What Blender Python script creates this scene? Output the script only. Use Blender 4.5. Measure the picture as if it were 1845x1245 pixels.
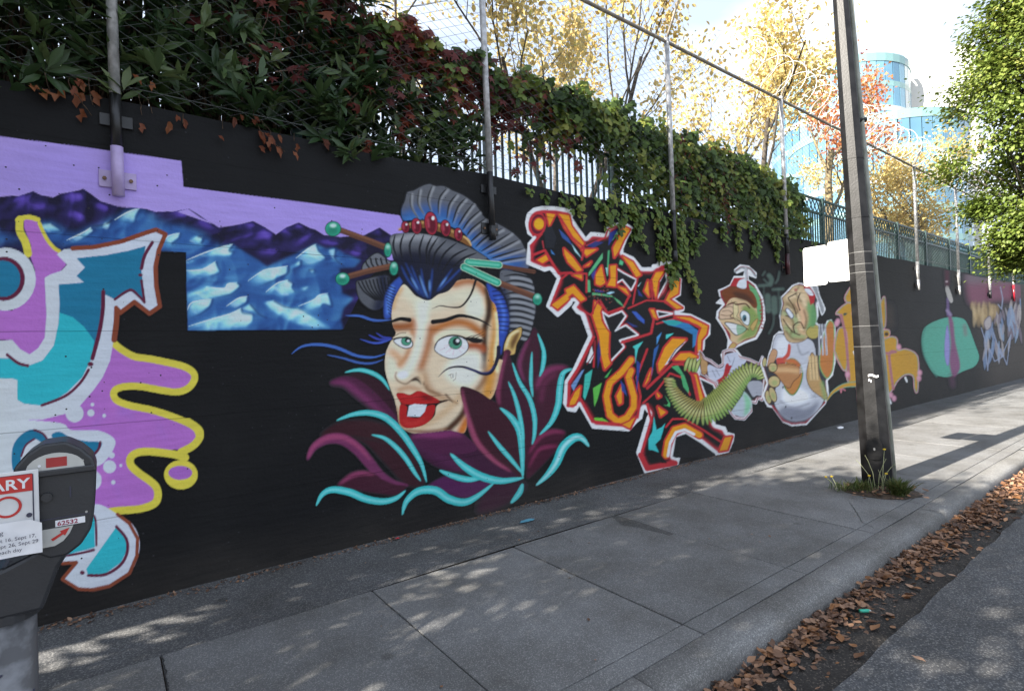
import bpy, bmesh, math, random
import numpy as np
from mathutils import Vector, Matrix
random.seed(7); rng = np.random.default_rng(7)
for o in list(bpy.data.objects): bpy.data.objects.remove(o)
scene = bpy.context.scene
COL = scene.collection

# ------------------------------------------------------------------ camera
# world: X runs along the wall, Y into the wall, Z up; pavement top at z = 0, camera 1.6 m up in the road
IMG_C = np.array([922.5, 622.5])
_v1 = np.array([2214., 588.]) - IMG_C; _v2 = np.array([190., 650.]) - IMG_C
FPX = math.sqrt(-float(_v1 @ _v2))
AX = np.array([*_v1, FPX]); AX /= np.linalg.norm(AX)
AY = np.array([*_v2, FPX]); AY /= np.linalg.norm(AY)
AZ = -np.cross(AX, AY)
if AZ[1] > 0: AZ = -AZ
CAM_H = 1.6
cd = bpy.data.cameras.new('camera'); cam = bpy.data.objects.new('camera', cd); COL.objects.link(cam)
cd.sensor_width = 36.0; cd.lens = FPX / 1845.0 * 36.0; cd.clip_end = 3000.0; cd.clip_start = 0.05
r_, d_, f_ = [Vector((AX[i], AY[i], AZ[i])) for i in range(3)]
cam.matrix_world = Matrix(((r_.x, -d_.x, -f_.x, 0), (r_.y, -d_.y, -f_.y, 0), (r_.z, -d_.z, -f_.z, CAM_H), (0, 0, 0, 1)))
scene.camera = cam

# ------------------------------------------------------------------ sky, sun, exposure
SUN_EL = math.radians(30.2); SUN_AZ = (-1.0, 0.06)      # towards the sun, along the wall and a little behind it
w = bpy.data.worlds.new('World'); scene.world = w; w.use_nodes = True
nt = w.node_tree; nt.nodes.clear()
sky = nt.nodes.new('ShaderNodeTexSky'); sky.sky_type = 'NISHITA'; sky.sun_disc = False
sky.sun_elevation = SUN_EL; sky.sun_rotation = math.atan2(SUN_AZ[0], SUN_AZ[1])
sky.air_density = 1.0; sky.dust_density = 1.6; sky.ozone_density = 1.0
tc = nt.nodes.new('ShaderNodeTexCoord')
mp = nt.nodes.new('ShaderNodeMapping'); mp.inputs['Scale'].default_value = (1.0, 1.0, 2.2)
nz = nt.nodes.new('ShaderNodeTexNoise'); nz.inputs['Scale'].default_value = 2.1; nz.inputs['Detail'].default_value = 6
rp = nt.nodes.new('ShaderNodeValToRGB'); rp.color_ramp.elements[0].color = (0.5, 0.5, 0.5, 1); rp.color_ramp.elements[0].position = 0.42; rp.color_ramp.elements[1].position = 0.60
mx = nt.nodes.new('ShaderNodeMixRGB'); mx.inputs[2].default_value = (6.5, 7.2, 8.4, 1)   # sunlit cloud
bg = nt.nodes.new('ShaderNodeBackground'); bg.inputs[1].default_value = 0.05
out = nt.nodes.new('ShaderNodeOutputWorld')
L = nt.links.new
L(tc.outputs['Generated'], mp.inputs[0]); L(mp.outputs[0], nz.inputs[0]); L(nz.outputs['Fac'], rp.inputs[0])
L(rp.outputs[0], mx.inputs[0]); L(sky.outputs[0], mx.inputs[1]); L(mx.outputs[0], bg.inputs[0]); L(bg.outputs[0], out.inputs[0])
sl = bpy.data.lights.new('sun', 'SUN'); sun = bpy.data.objects.new('sun', sl); COL.objects.link(sun)
sl.energy = 5.0; sl.angle = math.radians(0.53); sl.color = (1.0, 0.93, 0.82)
sd = Vector((SUN_AZ[0], SUN_AZ[1], 0)).normalized() * math.cos(SUN_EL) + Vector((0, 0, math.sin(SUN_EL)))
sun.rotation_euler = sd.to_track_quat('Z', 'Y').to_euler(); sun.location = (0, 0, 30)
vs = scene.view_settings; vs.view_transform = 'Standard'; vs.look = 'None'; vs.gamma = 1.0; vs.use_curve_mapping = False
vs.exposure = 2.15

# ------------------------------------------------------------------ helpers
def ray(px, py):
    d = np.array([px - IMG_C[0], py - IMG_C[1], FPX]); return np.array([d @ AX, d @ AY, d @ AZ])
def at_y(px, py, y):
    r = ray(px, py); t = y / r[1]; return float(r[0] * t), float(CAM_H + r[2] * t)
def at_z(px, py, z=0.0):
    r = ray(px, py); t = (z - CAM_H) / r[2]; return float(r[0] * t), float(r[1] * t)

def tag(o, label=None, cat=None, group=None, kind=None):
    if label: o['label'] = label
    if cat: o['category'] = cat
    if group: o['group'] = group
    if kind: o['kind'] = kind
    return o
def empty(name, loc=(0, 0, 0)):
    o = bpy.data.objects.new(name, None); COL.objects.link(o); o.location = loc; o.empty_display_size = 0.2
    return o
def link(name, me, mat=None, parent=None, loc=None):
    o = bpy.data.objects.new(name, me); COL.objects.link(o)
    if mat is not None and not me.materials:
        for m in (mat if isinstance(mat, (list, tuple)) else [mat]): me.materials.append(m)
    if parent is not None: o.parent = parent
    if loc is not None: o.location = loc
    return o
def from_bm(name, bm, mat=None, parent=None, loc=None, smooth=False):
    me = bpy.data.meshes.new(name); bm.to_mesh(me); bm.free()
    if smooth:
        me.polygons.foreach_set('use_smooth', [True] * len(me.polygons))
    return link(name, me, mat, parent, loc)
def mesh_np(name, V, F, smooth=False):
    """V (n,3), F (m,k) arrays -> mesh"""
    V = np.asarray(V, np.float32); F = np.asarray(F, np.int32); k = F.shape[1]
    me = bpy.data.meshes.new(name)
    me.vertices.add(len(V)); me.vertices.foreach_set('co', V.ravel())
    me.loops.add(F.size); me.loops.foreach_set('vertex_index', F.ravel())
    me.polygons.add(len(F)); me.polygons.foreach_set('loop_start', np.arange(len(F), dtype=np.int32) * k)
    try: me.polygons.foreach_set('loop_total', np.full(len(F), k, np.int32))
    except Exception: pass
    if smooth: me.polygons.foreach_set('use_smooth', np.ones(len(F), bool))
    me.update(calc_edges=True); me.validate()
    return me
def box(bm, x0, x1, y0, y1, z0, z1):
    vs_ = [bm.verts.new((x, y, z)) for z in (z0, z1) for y in (y0, y1) for x in (x0, x1)]
    for f in ((0, 2, 3, 1), (4, 5, 7, 6), (0, 1, 5, 4), (2, 6, 7, 3), (0, 4, 6, 2), (1, 3, 7, 5)):
        bm.faces.new([vs_[i] for i in f])
    return vs_
def bevel(bm, r, seg=2):
    bmesh.ops.bevel(bm, geom=list(bm.edges), offset=r, segments=seg, affect='EDGES', profile=0.5, clamp_overlap=True)
def tube(bm, pts, radii, n=8, cap=True):
    pts = [Vector(p) for p in pts]
    if not hasattr(radii, '__len__'): radii = [radii] * len(pts)
    rings = []
    for i, p in enumerate(pts):
        a = pts[max(i - 1, 0)]; b = pts[min(i + 1, len(pts) - 1)]
        t = (b - a).normalized()
        u = t.cross(Vector((0, 0, 1)) if abs(t.z) < 0.95 else Vector((1, 0, 0))).normalized(); v = t.cross(u)
        rings.append([bm.verts.new(p + (u * math.cos(2 * math.pi * k / n) + v * math.sin(2 * math.pi * k / n)) * radii[i]) for k in range(n)])
    for a, b in zip(rings[:-1], rings[1:]):
        for k in range(n): bm.faces.new((a[k], a[(k + 1) % n], b[(k + 1) % n], b[k]))
    if cap:
        bm.faces.new(rings[0][::-1]); bm.faces.new(rings[-1])
def tubes_np(segs, n=4):
    """segs: list of (p0,p1,r0,r1) -> V,F numpy open prisms"""
    P0 = np.array([s[0] for s in segs], float); P1 = np.array([s[1] for s in segs], float)
    R0 = np.array([s[2] for s in segs], float); R1 = np.array([s[3] for s in segs], float)
    t = P1 - P0; t /= (np.linalg.norm(t, axis=1, keepdims=True) + 1e-9)
    ref = np.where(np.abs(t[:, 2:3]) < 0.9, np.array([[0, 0, 1.]]), np.array([[1., 0, 0]]))
    u = np.cross(t, ref); u /= np.linalg.norm(u, axis=1, keepdims=True); v = np.cross(t, u)
    a = np.arange(n) * 2 * math.pi / n
    ring = u[:, None, :] * np.cos(a)[None, :, None] + v[:, None, :] * np.sin(a)[None, :, None]
    V = np.concatenate([P0[:, None] + ring * R0[:, None, None], P1[:, None] + ring * R1[:, None, None]], 1)
    base = np.arange(len(segs))[:, None, None] * 2 * n
    k = np.arange(n); q = np.stack([k, (k + 1) % n, n + (k + 1) % n, n + k], 1)[None]
    return V.reshape(-1, 3), (base + q).reshape(-1, 4)

# ------------------------------------------------------------------ materials
def new_mat(name):
    m = bpy.data.materials.new(name); m.use_nodes = True
    n = m.node_tree; b = n.nodes['Principled BSDF']; return m, n, b
def N(nt_, t, **kw):
    nd = nt_.nodes.new(t)
    for k, v in kw.items():
        if k.startswith('i_'): nd.inputs[int(k[2:])].default_value = v
        else: setattr(nd, k, v)
    return nd
def noise_mat(name, c1, c2, scale=8, detail=6, rough=0.8, bump=0.0, bscale=None, metallic=0.0, coat=0.0, spec=0.5, lo=0.35, hi=0.65):
    m, n, b = new_mat(name); lk = n.links.new
    t = N(n, 'ShaderNodeTexCoord')
    nz_ = N(n, 'ShaderNodeTexNoise'); nz_.inputs['Scale'].default_value = scale; nz_.inputs['Detail'].default_value = detail
    r = N(n, 'ShaderNodeValToRGB'); e = r.color_ramp.elements
    e[0].position = lo; e[0].color = (*c1, 1); e[1].position = hi; e[1].color = (*c2, 1)
    lk(t.outputs['Object'], nz_.inputs[0]); lk(nz_.outputs['Fac'], r.inputs[0]); lk(r.outputs[0], b.inputs['Base Color'])
    b.inputs['Roughness'].default_value = rough; b.inputs['Metallic'].default_value = metallic
    b.inputs['Specular IOR Level'].default_value = spec
    if coat: b.inputs['Coat Weight'].default_value = coat
    if bump:
        n2 = N(n, 'ShaderNodeTexNoise'); n2.inputs['Scale'].default_value = bscale or scale * 4; n2.inputs['Detail'].default_value = 4
        bp = N(n, 'ShaderNodeBump'); bp.inputs['Strength'].default_value = bump; bp.inputs['Distance'].default_value = 0.01
        lk(t.outputs['Object'], n2.inputs[0]); lk(n2.outputs['Fac'], bp.inputs['Height']); lk(bp.outputs[0], b.inputs['Normal'])
    return m
def ground_mat(name, base, speck_dark, speck_light, sc, amt_l, stain=0.75, rough=0.9, bump=0.35):
    """aggregate: base + light and dark grains + soft stains, world coordinates"""
    m, n, b = new_mat(name); lk = n.links.new
    g = N(n, 'ShaderNodeNewGeometry')
    big = N(n, 'ShaderNodeTexNoise'); big.inputs['Scale'].default_value = 1.7; big.inputs['Detail'].default_value = 8; big.inputs['Roughness'].default_value = 0.65
    fine = N(n, 'ShaderNodeTexNoise'); fine.inputs['Scale'].default_value = sc; fine.inputs['Detail'].default_value = 3
    vor = N(n, 'ShaderNodeTexVoronoi'); vor.inputs['Scale'].default_value = sc * 1.9
    for q in (big, fine, vor): lk(g.outputs['Position'], q.inputs['Vector'])
    r1 = N(n, 'ShaderNodeValToRGB'); e = r1.color_ramp.elements; e[0].position = 0.33; e[1].position = 0.66
    e[0].color = (*speck_dark, 1); e[1].color = (*base, 1); lk(fine.outputs['Fac'], r1.inputs[0])
    # per-grain brightness
    r2 = N(n, 'ShaderNodeValToRGB'); e = r2.color_ramp.elements; e[0].position = 1 - amt_l - 0.06; e[1].position = 1 - amt_l
    e[0].color = (0, 0, 0, 1); e[1].color = (1, 1, 1, 1)
    sep = N(n, 'ShaderNodeSeparateColor'); lk(vor.outputs['Color'], sep.inputs[0]); lk(sep.outputs[0], r2.inputs[0])
    mxl = N(n, 'ShaderNodeMixRGB'); mxl.inputs[2].default_value = (*speck_light, 1)
    lk(r2.outputs[0], mxl.inputs[0]); lk(r1.outputs[0], mxl.inputs[1])
    r3 = N(n, 'ShaderNodeValToRGB'); e = r3.color_ramp.elements; e[0].position = 0.30; e[1].position = 0.62
    e[0].color = (stain, stain * 0.97, stain * 0.92, 1); e[1].color = (1, 1, 1, 1); lk(big.outputs['Fac'], r3.inputs[0])
    mul = N(n, 'ShaderNodeMixRGB', blend_type='MULTIPLY'); mul.inputs[0].default_value = 1
    lk(mxl.outputs[0], mul.inputs[1]); lk(r3.outputs[0], mul.inputs[2])
    # round spots (gum, oil)
    v2 = N(n, 'ShaderNodeTexVoronoi'); v2.inputs['Scale'].default_value = 2.3; lk(g.outputs['Position'], v2.inputs['Vector'])
    r4 = N(n, 'ShaderNodeValToRGB'); e = r4.color_ramp.elements; e[0].position = 0.05; e[1].position = 0.10
    e[0].color = (0.55, 0.54, 0.52, 1); e[1].color = (1, 1, 1, 1); lk(v2.outputs['Distance'], r4.inputs[0])
    mu2 = N(n, 'ShaderNodeMixRGB', blend_type='MULTIPLY'); mu2.inputs[0].default_value = 0.8
    lk(mul.outputs[0], mu2.inputs[1]); lk(r4.outputs[0], mu2.inputs[2]); lk(mu2.outputs[0], b.inputs['Base Color'])
    oi = N(n, 'ShaderNodeObjectInfo'); mr = N(n, 'ShaderNodeMapRange'); mr.inputs[3].default_value = 0.88; mr.inputs[4].default_value = 1.05; lk(oi.outputs['Random'], mr.inputs[0])
    mu3 = N(n, 'ShaderNodeMixRGB', blend_type='MULTIPLY'); mu3.inputs[0].default_value = 1; lk(mu2.outputs[0], mu3.inputs[1]); lk(mr.outputs[0], mu3.inputs[2]); lk(mu3.outputs[0], b.inputs['Base Color'])
    bp = N(n, 'ShaderNodeBump'); bp.inputs['Strength'].default_value = bump; bp.inputs['Distance'].default_value = 0.006
    lk(fine.outputs['Fac'], bp.inputs['Height']); lk(bp.outputs[0], b.inputs['Normal'])
    b.inputs['Roughness'].default_value = rough; b.inputs['Specular IOR Level'].default_value = 0.3
    return m
def leaf_mat(name, cols, trans=0.35, rough=0.55):
    """colour per leaf from the 'tint' attribute, with translucency"""
    m, n, b = new_mat(name); lk = n.links.new
    at = N(n, 'ShaderNodeAttribute', attribute_name='tint')
    r = N(n, 'ShaderNodeValToRGB'); cr = r.color_ramp
    while len(cr.elements) < len(cols): cr.elements.new(0.5)
    for i, c in enumerate(cols):
        cr.elements[i].position = i / max(1, len(cols) - 1); cr.elements[i].color = (*c, 1)
    lk(at.outputs['Fac'], r.inputs[0]); lk(r.outputs[0], b.inputs['Base Color'])
    b.inputs['Roughness'].default_value = rough; b.inputs['Specular IOR Level'].default_value = 0.35
    tr = N(n, 'ShaderNodeBsdfTranslucent'); lk(r.outputs[0], tr.inputs[0])
    ms = N(n, 'ShaderNodeMixShader'); ms.inputs[0].default_value = trans
    lk(b.outputs[0], ms.inputs[1]); lk(tr.outputs[0], ms.inputs[2])
    lk(ms.outputs[0], n.nodes['Material Output'].inputs[0])
    return m
def flat(name, c, rough=0.7, metallic=0.0, spec=0.4):
    k = 0.86
    return noise_mat(name, tuple(x * k for x in c), c, scale=14, rough=rough, metallic=metallic, spec=spec)
# ------------------------------------------------------------------ mural: a paint layer worked out on a drawing canvas and laid on the wall plane
WALL_Y = 4.35
PADX = 300                       # the drawing goes on past the picture's edge
CW, CH = 1845 + PADX, 1245
CANVAS = np.zeros((CH, CW, 3), np.float32)
IDS = np.zeros((CH, CW), np.uint8)
CUR = {'id': 0, 'clip': None}
CTX = {'P': (0, 0, 1), 'A': (0, 380, 2.965), 'B': (0, 760, 2.5675), 'C': (20, 330, 4.447), 'D': (320, 370, 4.393), 'E': (680, 480, 3.891),
       'F': (620, 320, 3.889), 'G': (520, 600, 3.2946), 'H': (940, 360, 4.79), 'I': (1000, 560, 4.15), 'J': (1230, 470, 6.553),
       'K': (1200, 600, 6.227), 'L': (1360, 490, 4.294), 'M': (1400, 380, 3.4584), 'N': (1640, 470, 4.79)}
def hexc(h):
    h = h.lstrip('#'); c = np.array([int(h[i:i + 2], 16) for i in (0, 2, 4)]) / 255.0
    return np.where(c <= 0.04045, c / 12.92, ((c + 0.055) / 1.055) ** 2.4).astype(np.float32)
def P(s):
    """'H 10 20 30 40 I 5 6' -> canvas points; a letter switches the sheet the numbers were measured on"""
    pts = []; ox, oy, sc = 0, 0, 1; pend = None
    for t in s.replace(',', ' ').split():
        if t in CTX: ox, oy, sc = CTX[t]; CUR['sc'] = sc; continue
        if pend is None: pend = float(t)
        else: pts.append((PADX + ox + pend / sc, oy + float(t) / sc)); pend = None
    return np.array(pts)
def spline(p, closed, k=5):
    n = len(p)
    if n < 3: return p
    res = []
    for i in range(n if closed else n - 1):
        g = (lambda j: p[j % n]) if closed else (lambda j: p[min(max(j, 0), n - 1)])
        a, b, c, d = g(i - 1), g(i), g(i + 1), g(i + 2)
        for t in np.arange(k) / k:
            res.append(0.5 * ((2 * b) + (c - a) * t + (2 * a - 5 * b + 4 * c - d) * t * t + (3 * b - a - 3 * c + d) * t ** 3))
    if not closed: res.append(p[-1])
    return np.array(res)
def bbox(p, pad):
    x0 = max(int(p[:, 0].min() - pad), 0); x1 = min(int(p[:, 0].max() + pad) + 2, CW)
    y0 = max(int(p[:, 1].min() - pad), 0); y1 = min(int(p[:, 1].max() + pad) + 2, CH)
    return x0, y0, x1, y1
def blur(a, r):
    r = max(int(round(r)), 1)
    for _ in range(2):
        for ax in (0, 1):
            pad = [(0, 0), (0, 0)]; pad[ax] = (r + 1, r)
            c = np.cumsum(np.pad(a, pad), axis=ax)
            n = a.shape[ax]
            a = (np.take(c, np.arange(2 * r + 1, 2 * r + 1 + n), axis=ax) - np.take(c, np.arange(0, n), axis=ax)) / (2 * r + 1)
    return a
def cov_poly(p, box_):
    x0, y0, x1, y1 = box_
    if x1 <= x0 or y1 <= y0: return None
    cov = np.zeros((y1 - y0, x1 - x0), np.float32); ix = np.arange(x0, x1, dtype=np.float32)
    q = np.roll(p, -1, 0); SS = 2
    for r in range(y0, y1):
        for s in range(SS):
            y = r + (s + 0.5) / SS
            m = (p[:, 1] <= y) != (q[:, 1] <= y)
            if not m.any(): continue
            a, b = p[m], q[m]
            xs = np.sort(a[:, 0] + (y - a[:, 1]) / (b[:, 1] - a[:, 1]) * (b[:, 0] - a[:, 0]))
            for j in range(0, len(xs) - 1, 2):
                cov[r - y0] += (np.clip(xs[j + 1] - ix, 0, 1) - np.clip(xs[j] - ix, 0, 1)) / SS
    return np.clip(cov, 0, 1)
def put(cov, box_, col, alpha=1.0, grad=None):
    x0, y0, x1, y1 = box_
    cov = cov * alpha
    if CUR['clip'] is not None: cov = cov * CUR['clip'][y0:y1, x0:x1]
    c = hexc(col)
    if grad:
        (ga, gb, c2) = grad; d = gb - ga
        yy, xx = np.mgrid[y0:y1, x0:x1]
        t = np.clip(((xx - ga[0]) * d[0] + (yy - ga[1]) * d[1]) / (d @ d), 0, 1)[..., None].astype(np.float32)
        c = c * (1 - t) + hexc(c2) * t
    reg = CANVAS[y0:y1, x0:x1]; reg[:] = reg * (1 - cov[..., None]) + c * cov[..., None]
    if CUR['id']: IDS[y0:y1, x0:x1][cov > 0.04] = CUR['id']
def brush_noise(ang, l1, l2, seed):
    """streaky field in 0..1, like brush or spray passes laid at an angle"""
    r = np.random.default_rng(seed); yy, xx = np.mgrid[0:620, 0:CW].astype(np.float32); c, s_ = math.cos(ang), math.sin(ang); o = 0
    for k, w_ in ((1, .55), (2, .3), (4, .15)):
        u = (xx * c + yy * s_) / (l1 / k) + 60; v = (-xx * s_ + yy * c) / (l2 / k) + 200; g = r.uniform(0, 1, (700 * k, 260 * k)).astype(np.float32)
        i = np.clip(v.astype(int), 0, g.shape[0] - 2); j = np.clip(u.astype(int), 0, g.shape[1] - 2); fv = v - np.floor(v); fu = u - np.floor(u); fv = fv * fv * (3 - 2 * fv); fu = fu * fu * (3 - 2 * fu)
        o = o + w_ * ((g[i, j] * (1 - fu) + g[i, j + 1] * fu) * (1 - fv) + (g[i + 1, j] * (1 - fu) + g[i + 1, j + 1] * fu) * fv)
    return np.clip((o - .5) * 2.4 + .5, 0, 1)
BN = [brush_noise(.55, 46, 9, 1), brush_noise(-.45, 40, 8, 2)]
def F(s, col, soft=0, curve=True, alpha=1.0, grad=None, edge=None, ew=3, tex=None, fade=None, dx=0, dy=0):
    p = P(s); sc = CUR['sc']; p = p + np.array([dx, dy])
    if curve: p = spline(p, True)
    soft = soft / sc
    b = bbox(p, 2 + 2.5 * soft); cov = cov_poly(p, b)
    if cov is None: return
    if soft >= 0.6: cov = blur(cov, soft)
    if fade:
        yy, xx = np.mgrid[b[1]:b[3], b[0]:b[2]]; w_, h_ = p[:, 0].max() - p[:, 0].min(), p[:, 1].max() - p[:, 1].min()
        up_ = np.interp(np.arange(b[0], b[2]), *(lambda o: (p[o, 0], p[o, 1]))(np.argsort(p[:, 0])))   # rough mid line
        t = ((xx - p[:, 0].min()) / w_ * .45 + (p[:, 1].max() - yy) / h_ * .75); cov = cov * np.clip((t - .05) / fade, 0, 1).astype(np.float32)
    if tex is not None:
        nb = BN[tex][b[1]:b[3], b[0]:b[2]]; cov = np.clip(cov * 1.9 - (1 - nb) * 0.95, 0, 1)
    if grad:
        g = P(grad[0]); grad = (g[0], g[1], grad[1])
    put(cov, b, col, alpha, grad)
    if edge: S_(np.vstack([p, p[:1]]), ew / sc, edge, 0, alpha, 0)
def S_(p, wpx, col, soft, alpha, taper):
    n = len(p); t = np.linspace(0, 1, n)
    if taper == 1: rr = np.clip(np.sin(np.pi * t), 0, 1) ** 0.6
    elif taper == 2: rr = (1 - t) ** 0.6
    elif taper == 3: rr = t ** 0.6
    else: rr = np.ones(n)
    rr = np.maximum(rr * wpx / 2, 0.35)
    b = bbox(p, wpx / 2 + 2 + 2.5 * soft); x0, y0, x1, y1 = b
    if x1 <= x0 or y1 <= y0: return
    cov = np.zeros((y1 - y0, x1 - x0), np.float32)
    for i in range(n - 1):
        a, c = p[i], p[i + 1]; pad = max(rr[i], rr[i + 1]) + 1.5
        xa = max(int(min(a[0], c[0]) - pad), x0); xb = min(int(max(a[0], c[0]) + pad) + 2, x1)
        ya = max(int(min(a[1], c[1]) - pad), y0); yb = min(int(max(a[1], c[1]) + pad) + 2, y1)
        if xb <= xa or yb <= ya: continue
        yy, xx = np.mgrid[ya:yb, xa:xb]; xx = xx + 0.5; yy = yy + 0.5
        d = c - a; L2 = max(float(d @ d), 1e-6)
        tt = np.clip(((xx - a[0]) * d[0] + (yy - a[1]) * d[1]) / L2, 0, 1)
        dist = np.hypot(xx - a[0] - tt * d[0], yy - a[1] - tt * d[1])
        cv = np.clip(rr[i] + (rr[i + 1] - rr[i]) * tt - dist + 0.5, 0, 1)
        sub = cov[ya - y0:yb - y0, xa - x0:xb - x0]; np.maximum(sub, cv, out=sub)
    if soft >= 0.6: cov = blur(cov, soft)
    put(cov, b, col, alpha)
def S(s, wz, col, soft=0, curve=True, alpha=1.0, taper=0):
    p = P(s); sc = CUR['sc']
    if curve and len(p) > 2: p = spline(p, False)
    elif taper and len(p) == 2: p = np.array([p[0] + (p[1] - p[0]) * t for t in np.linspace(0, 1, 8)])
    S_(p, wz / sc, col, soft / sc, alpha, taper)
def E(c, cx, cy, rx, ry, col, soft=0, alpha=1.0, rot=0.0, edge=None, ew=3):
    a = np.linspace(0, 2 * np.pi, 28, endpoint=False); cr, sr = math.cos(rot), math.sin(rot)
    s = c + ' ' + ' '.join('%.1f %.1f' % (cx + rx * math.cos(t) * cr - ry * math.sin(t) * sr, cy + rx * math.cos(t) * sr + ry * math.sin(t) * cr) for t in a)
    F(s, col, soft, False, alpha, None, edge, ew)
def CLIP(s=None, curve=True):
    if s is None: CUR['clip'] = None; return
    p = P(s); p = spline(p, True) if curve else p
    b = bbox(p, 2); m = np.zeros((CH, CW), np.float32); m[b[1]:b[3], b[0]:b[2]] = cov_poly(p, b); CUR['clip'] = m
def SEC(i): CUR['id'] = i; CUR['clip'] = None

BLACK = '#1e1f22'
CANVAS[:] = hexc(BLACK)

# ---- 1 mountains and lilac sky
SEC(1)
F('P -320 205 22 250 120 262 327 291 331 338 420 349 560 367 720 389 745 440 745 470 660 470 -320 470', '#a08cd6', curve=False)
CLIP('P -320 205 22 250 120 262 327 291 331 338 420 349 560 367 720 389 745 440 745 470 660 470 -320 470', False); F('P -320 200 22 246 120 246 160 273 160 470 -320 470', '#9280c8', soft=30, alpha=0.6); CLIP()
MT = 'P -320 350 -250 330 -190 352 -120 320 -60 350 0 356 C 10 105 60 110 180 70 240 100 340 120 400 90 540 65 580 50 640 90 720 150 850 190 930 200 1020 205 1080 210 1160 235 1310 230 1420 210 1520 280 1650 345 D 0 55 90 30 170 80 250 135 330 180 440 165 600 130 680 170 780 235 860 180 960 140 1050 185 1090 195 1160 240 1290 255 1480 240 1600 180 1690 240 1740 330 1500 600 1400 800 1310 985 700 992 82 995 65 440 55 385 -50 370 P 268 455 200 440 60 490 0 500 -320 520'
F(MT, '#231f45', curve=False)
CLIP(MT, False)
PUR = ('C 10 140 80 110 180 90 150 150 260 170 350 190 360 220 240 240 100 230 10 250', 'C 390 110 500 75 560 80 580 130 520 170 420 160', 'C 450 250 520 220 590 260 600 320 540 330 460 290',
          'C 640 170 720 160 790 200 770 240 690 230', 'C 560 360 700 330 800 300 760 330 640 350', 'C 1290 250 1410 215 1420 240 1390 290', 'C 1480 300 1560 290 1610 330 1600 360 1500 340',
          'D 0 55 80 35 90 70 60 110 0 120', 'D 120 150 180 110 250 140 320 190 240 210 150 180', 'D 440 180 520 150 600 135 620 160 560 200 480 220', 'D 420 290 560 260 700 200 760 230 740 290 600 280 640 340 520 350 440 330',
          'D 620 370 700 350 780 340 800 360 740 420 640 430', 'D 790 240 860 195 910 220 900 250 820 270', 'D 920 190 960 150 1010 180 1000 220', 'D 840 330 940 280 1050 210 1090 220 1040 260 960 330 900 370',
          'D 1100 290 1200 280 1290 300 1260 330 1150 320', 'D 1510 240 1600 190 1620 240 1560 260', 'D 1350 320 1450 330 1440 350 1370 345', 'D 1250 370 1400 360 1470 380 1420 410 1300 400')
BODY_ = ('P -320 430 -200 400 -130 425 -60 400 C 10 440 100 470 230 330 330 325 450 400 530 420 640 360 700 365 760 310 830 290 940 230 1030 205 1120 260 1220 330 1330 340 1500 390 1600 470 1690 520 1690 700 1400 640 1390 560 1200 555 1100 500 600 520 300 490 10 470 P -320 500', 'D -50 150 60 190 180 240 260 290 310 350 200 390 65 440 -60 380', 'D 60 440 200 380 320 340 430 310 540 380 640 440 710 490 860 420 1000 360 1090 310 1180 350 1240 340 1330 390 1450 440 1400 490 1280 500 1300 700 1390 740 1310 820 1290 900 1310 990 80 998')
HI = ('D 70 440 200 385 330 340 435 312 400 360 440 370 420 400 300 400 180 420 90 460', 'D 70 520 200 510 300 450 310 480 330 530 250 560 150 600 70 590', 'D 75 700 200 680 230 650 370 660 400 625 470 615 490 640 420 700 300 730 180 770 80 790',
      'D 80 830 120 770 270 745 250 800 170 860 90 890', 'D 390 800 480 740 550 725 540 770 450 820', 'D 560 600 680 520 780 500 870 485 860 540 760 590 640 640', 'D 880 500 970 440 965 480 900 510',
      'D 940 420 1030 350 1095 312 1110 360 1170 420 1100 460 1010 480', 'D 1195 360 1250 340 1240 420 1310 480 1220 430', 'D 700 690 790 620 870 595 910 620 900 650 930 690 840 730 740 720', 'D 970 660 1040 645 1000 690',
      'D 960 800 1080 750 1120 715 1190 700 1215 800 1150 780 1110 830 1150 790 1060 830', 'D 680 770 760 755 840 800 960 820 1100 900 1230 985 1000 960 850 900 740 830', 'D 90 960 250 910 420 860 500 820 510 850 590 865 590 920 540 970 300 990 100 995',
      'D 510 820 570 785 640 860 700 890 600 850', 'D 1035 510 1080 510 1070 545', 'D 60 455 150 430 90 470', 'D 95 280 170 245 200 280 150 310', 'D -5 230 20 225 10 260',
      'C 830 300 940 235 1030 208 1000 260 980 320 900 310', 'C 720 370 760 315 800 320 770 380', 'C 230 340 320 325 400 380 300 400', 'C 450 460 580 400 640 360 660 380 600 430 500 480', 'C 1210 500 1260 430 1350 405 1340 440 1280 490 1320 500 1240 530', 'C 1430 460 1490 425 1540 430 1520 480 1560 520')
def covmap(lst, soft, fade=False):
    m = np.zeros((CH, CW), np.float32)
    for s in lst:
        p = P(s); sf = soft / CUR['sc']; b = bbox(p, 2 + 2.5 * sf); c = cov_poly(p, b)
        if c is None: continue
        if sf >= .6: c = blur(c, sf)
        if fade:
            yy, xx = np.mgrid[b[1]:b[3], b[0]:b[2]]; w_, h_ = np.ptp(p[:, 0]) + 1, np.ptp(p[:, 1]) + 1
            t = (xx - p[:, 0].min()) / w_ * .5 + (p[:, 1].max() - yy) / h_ * .8; c = c * np.clip((t - .1) / .8, 0, 1)
        sub_ = m[b[1]:b[3], b[0]:b[2]]; np.maximum(sub_, c, out=sub_)
    return m
def vnoise(xx, yy, r):
    g = r.uniform(0, 1, (260, 420)).astype(np.float32); i = np.clip(yy.astype(int), 0, 258); j = np.clip(xx.astype(int), 0, 418); fy = yy - np.floor(yy); fx = xx - np.floor(xx); fy = fy * fy * (3 - 2 * fy); fx = fx * fx * (3 - 2 * fx)
    return (g[i, j] * (1 - fx) + g[i, j + 1] * fx) * (1 - fy) + (g[i + 1, j] * (1 - fx) + g[i + 1, j + 1] * fx) * fy
rm = np.random.default_rng(77); yy, xx = np.mgrid[0:660, 0:780 + PADX].astype(np.float32)
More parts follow.
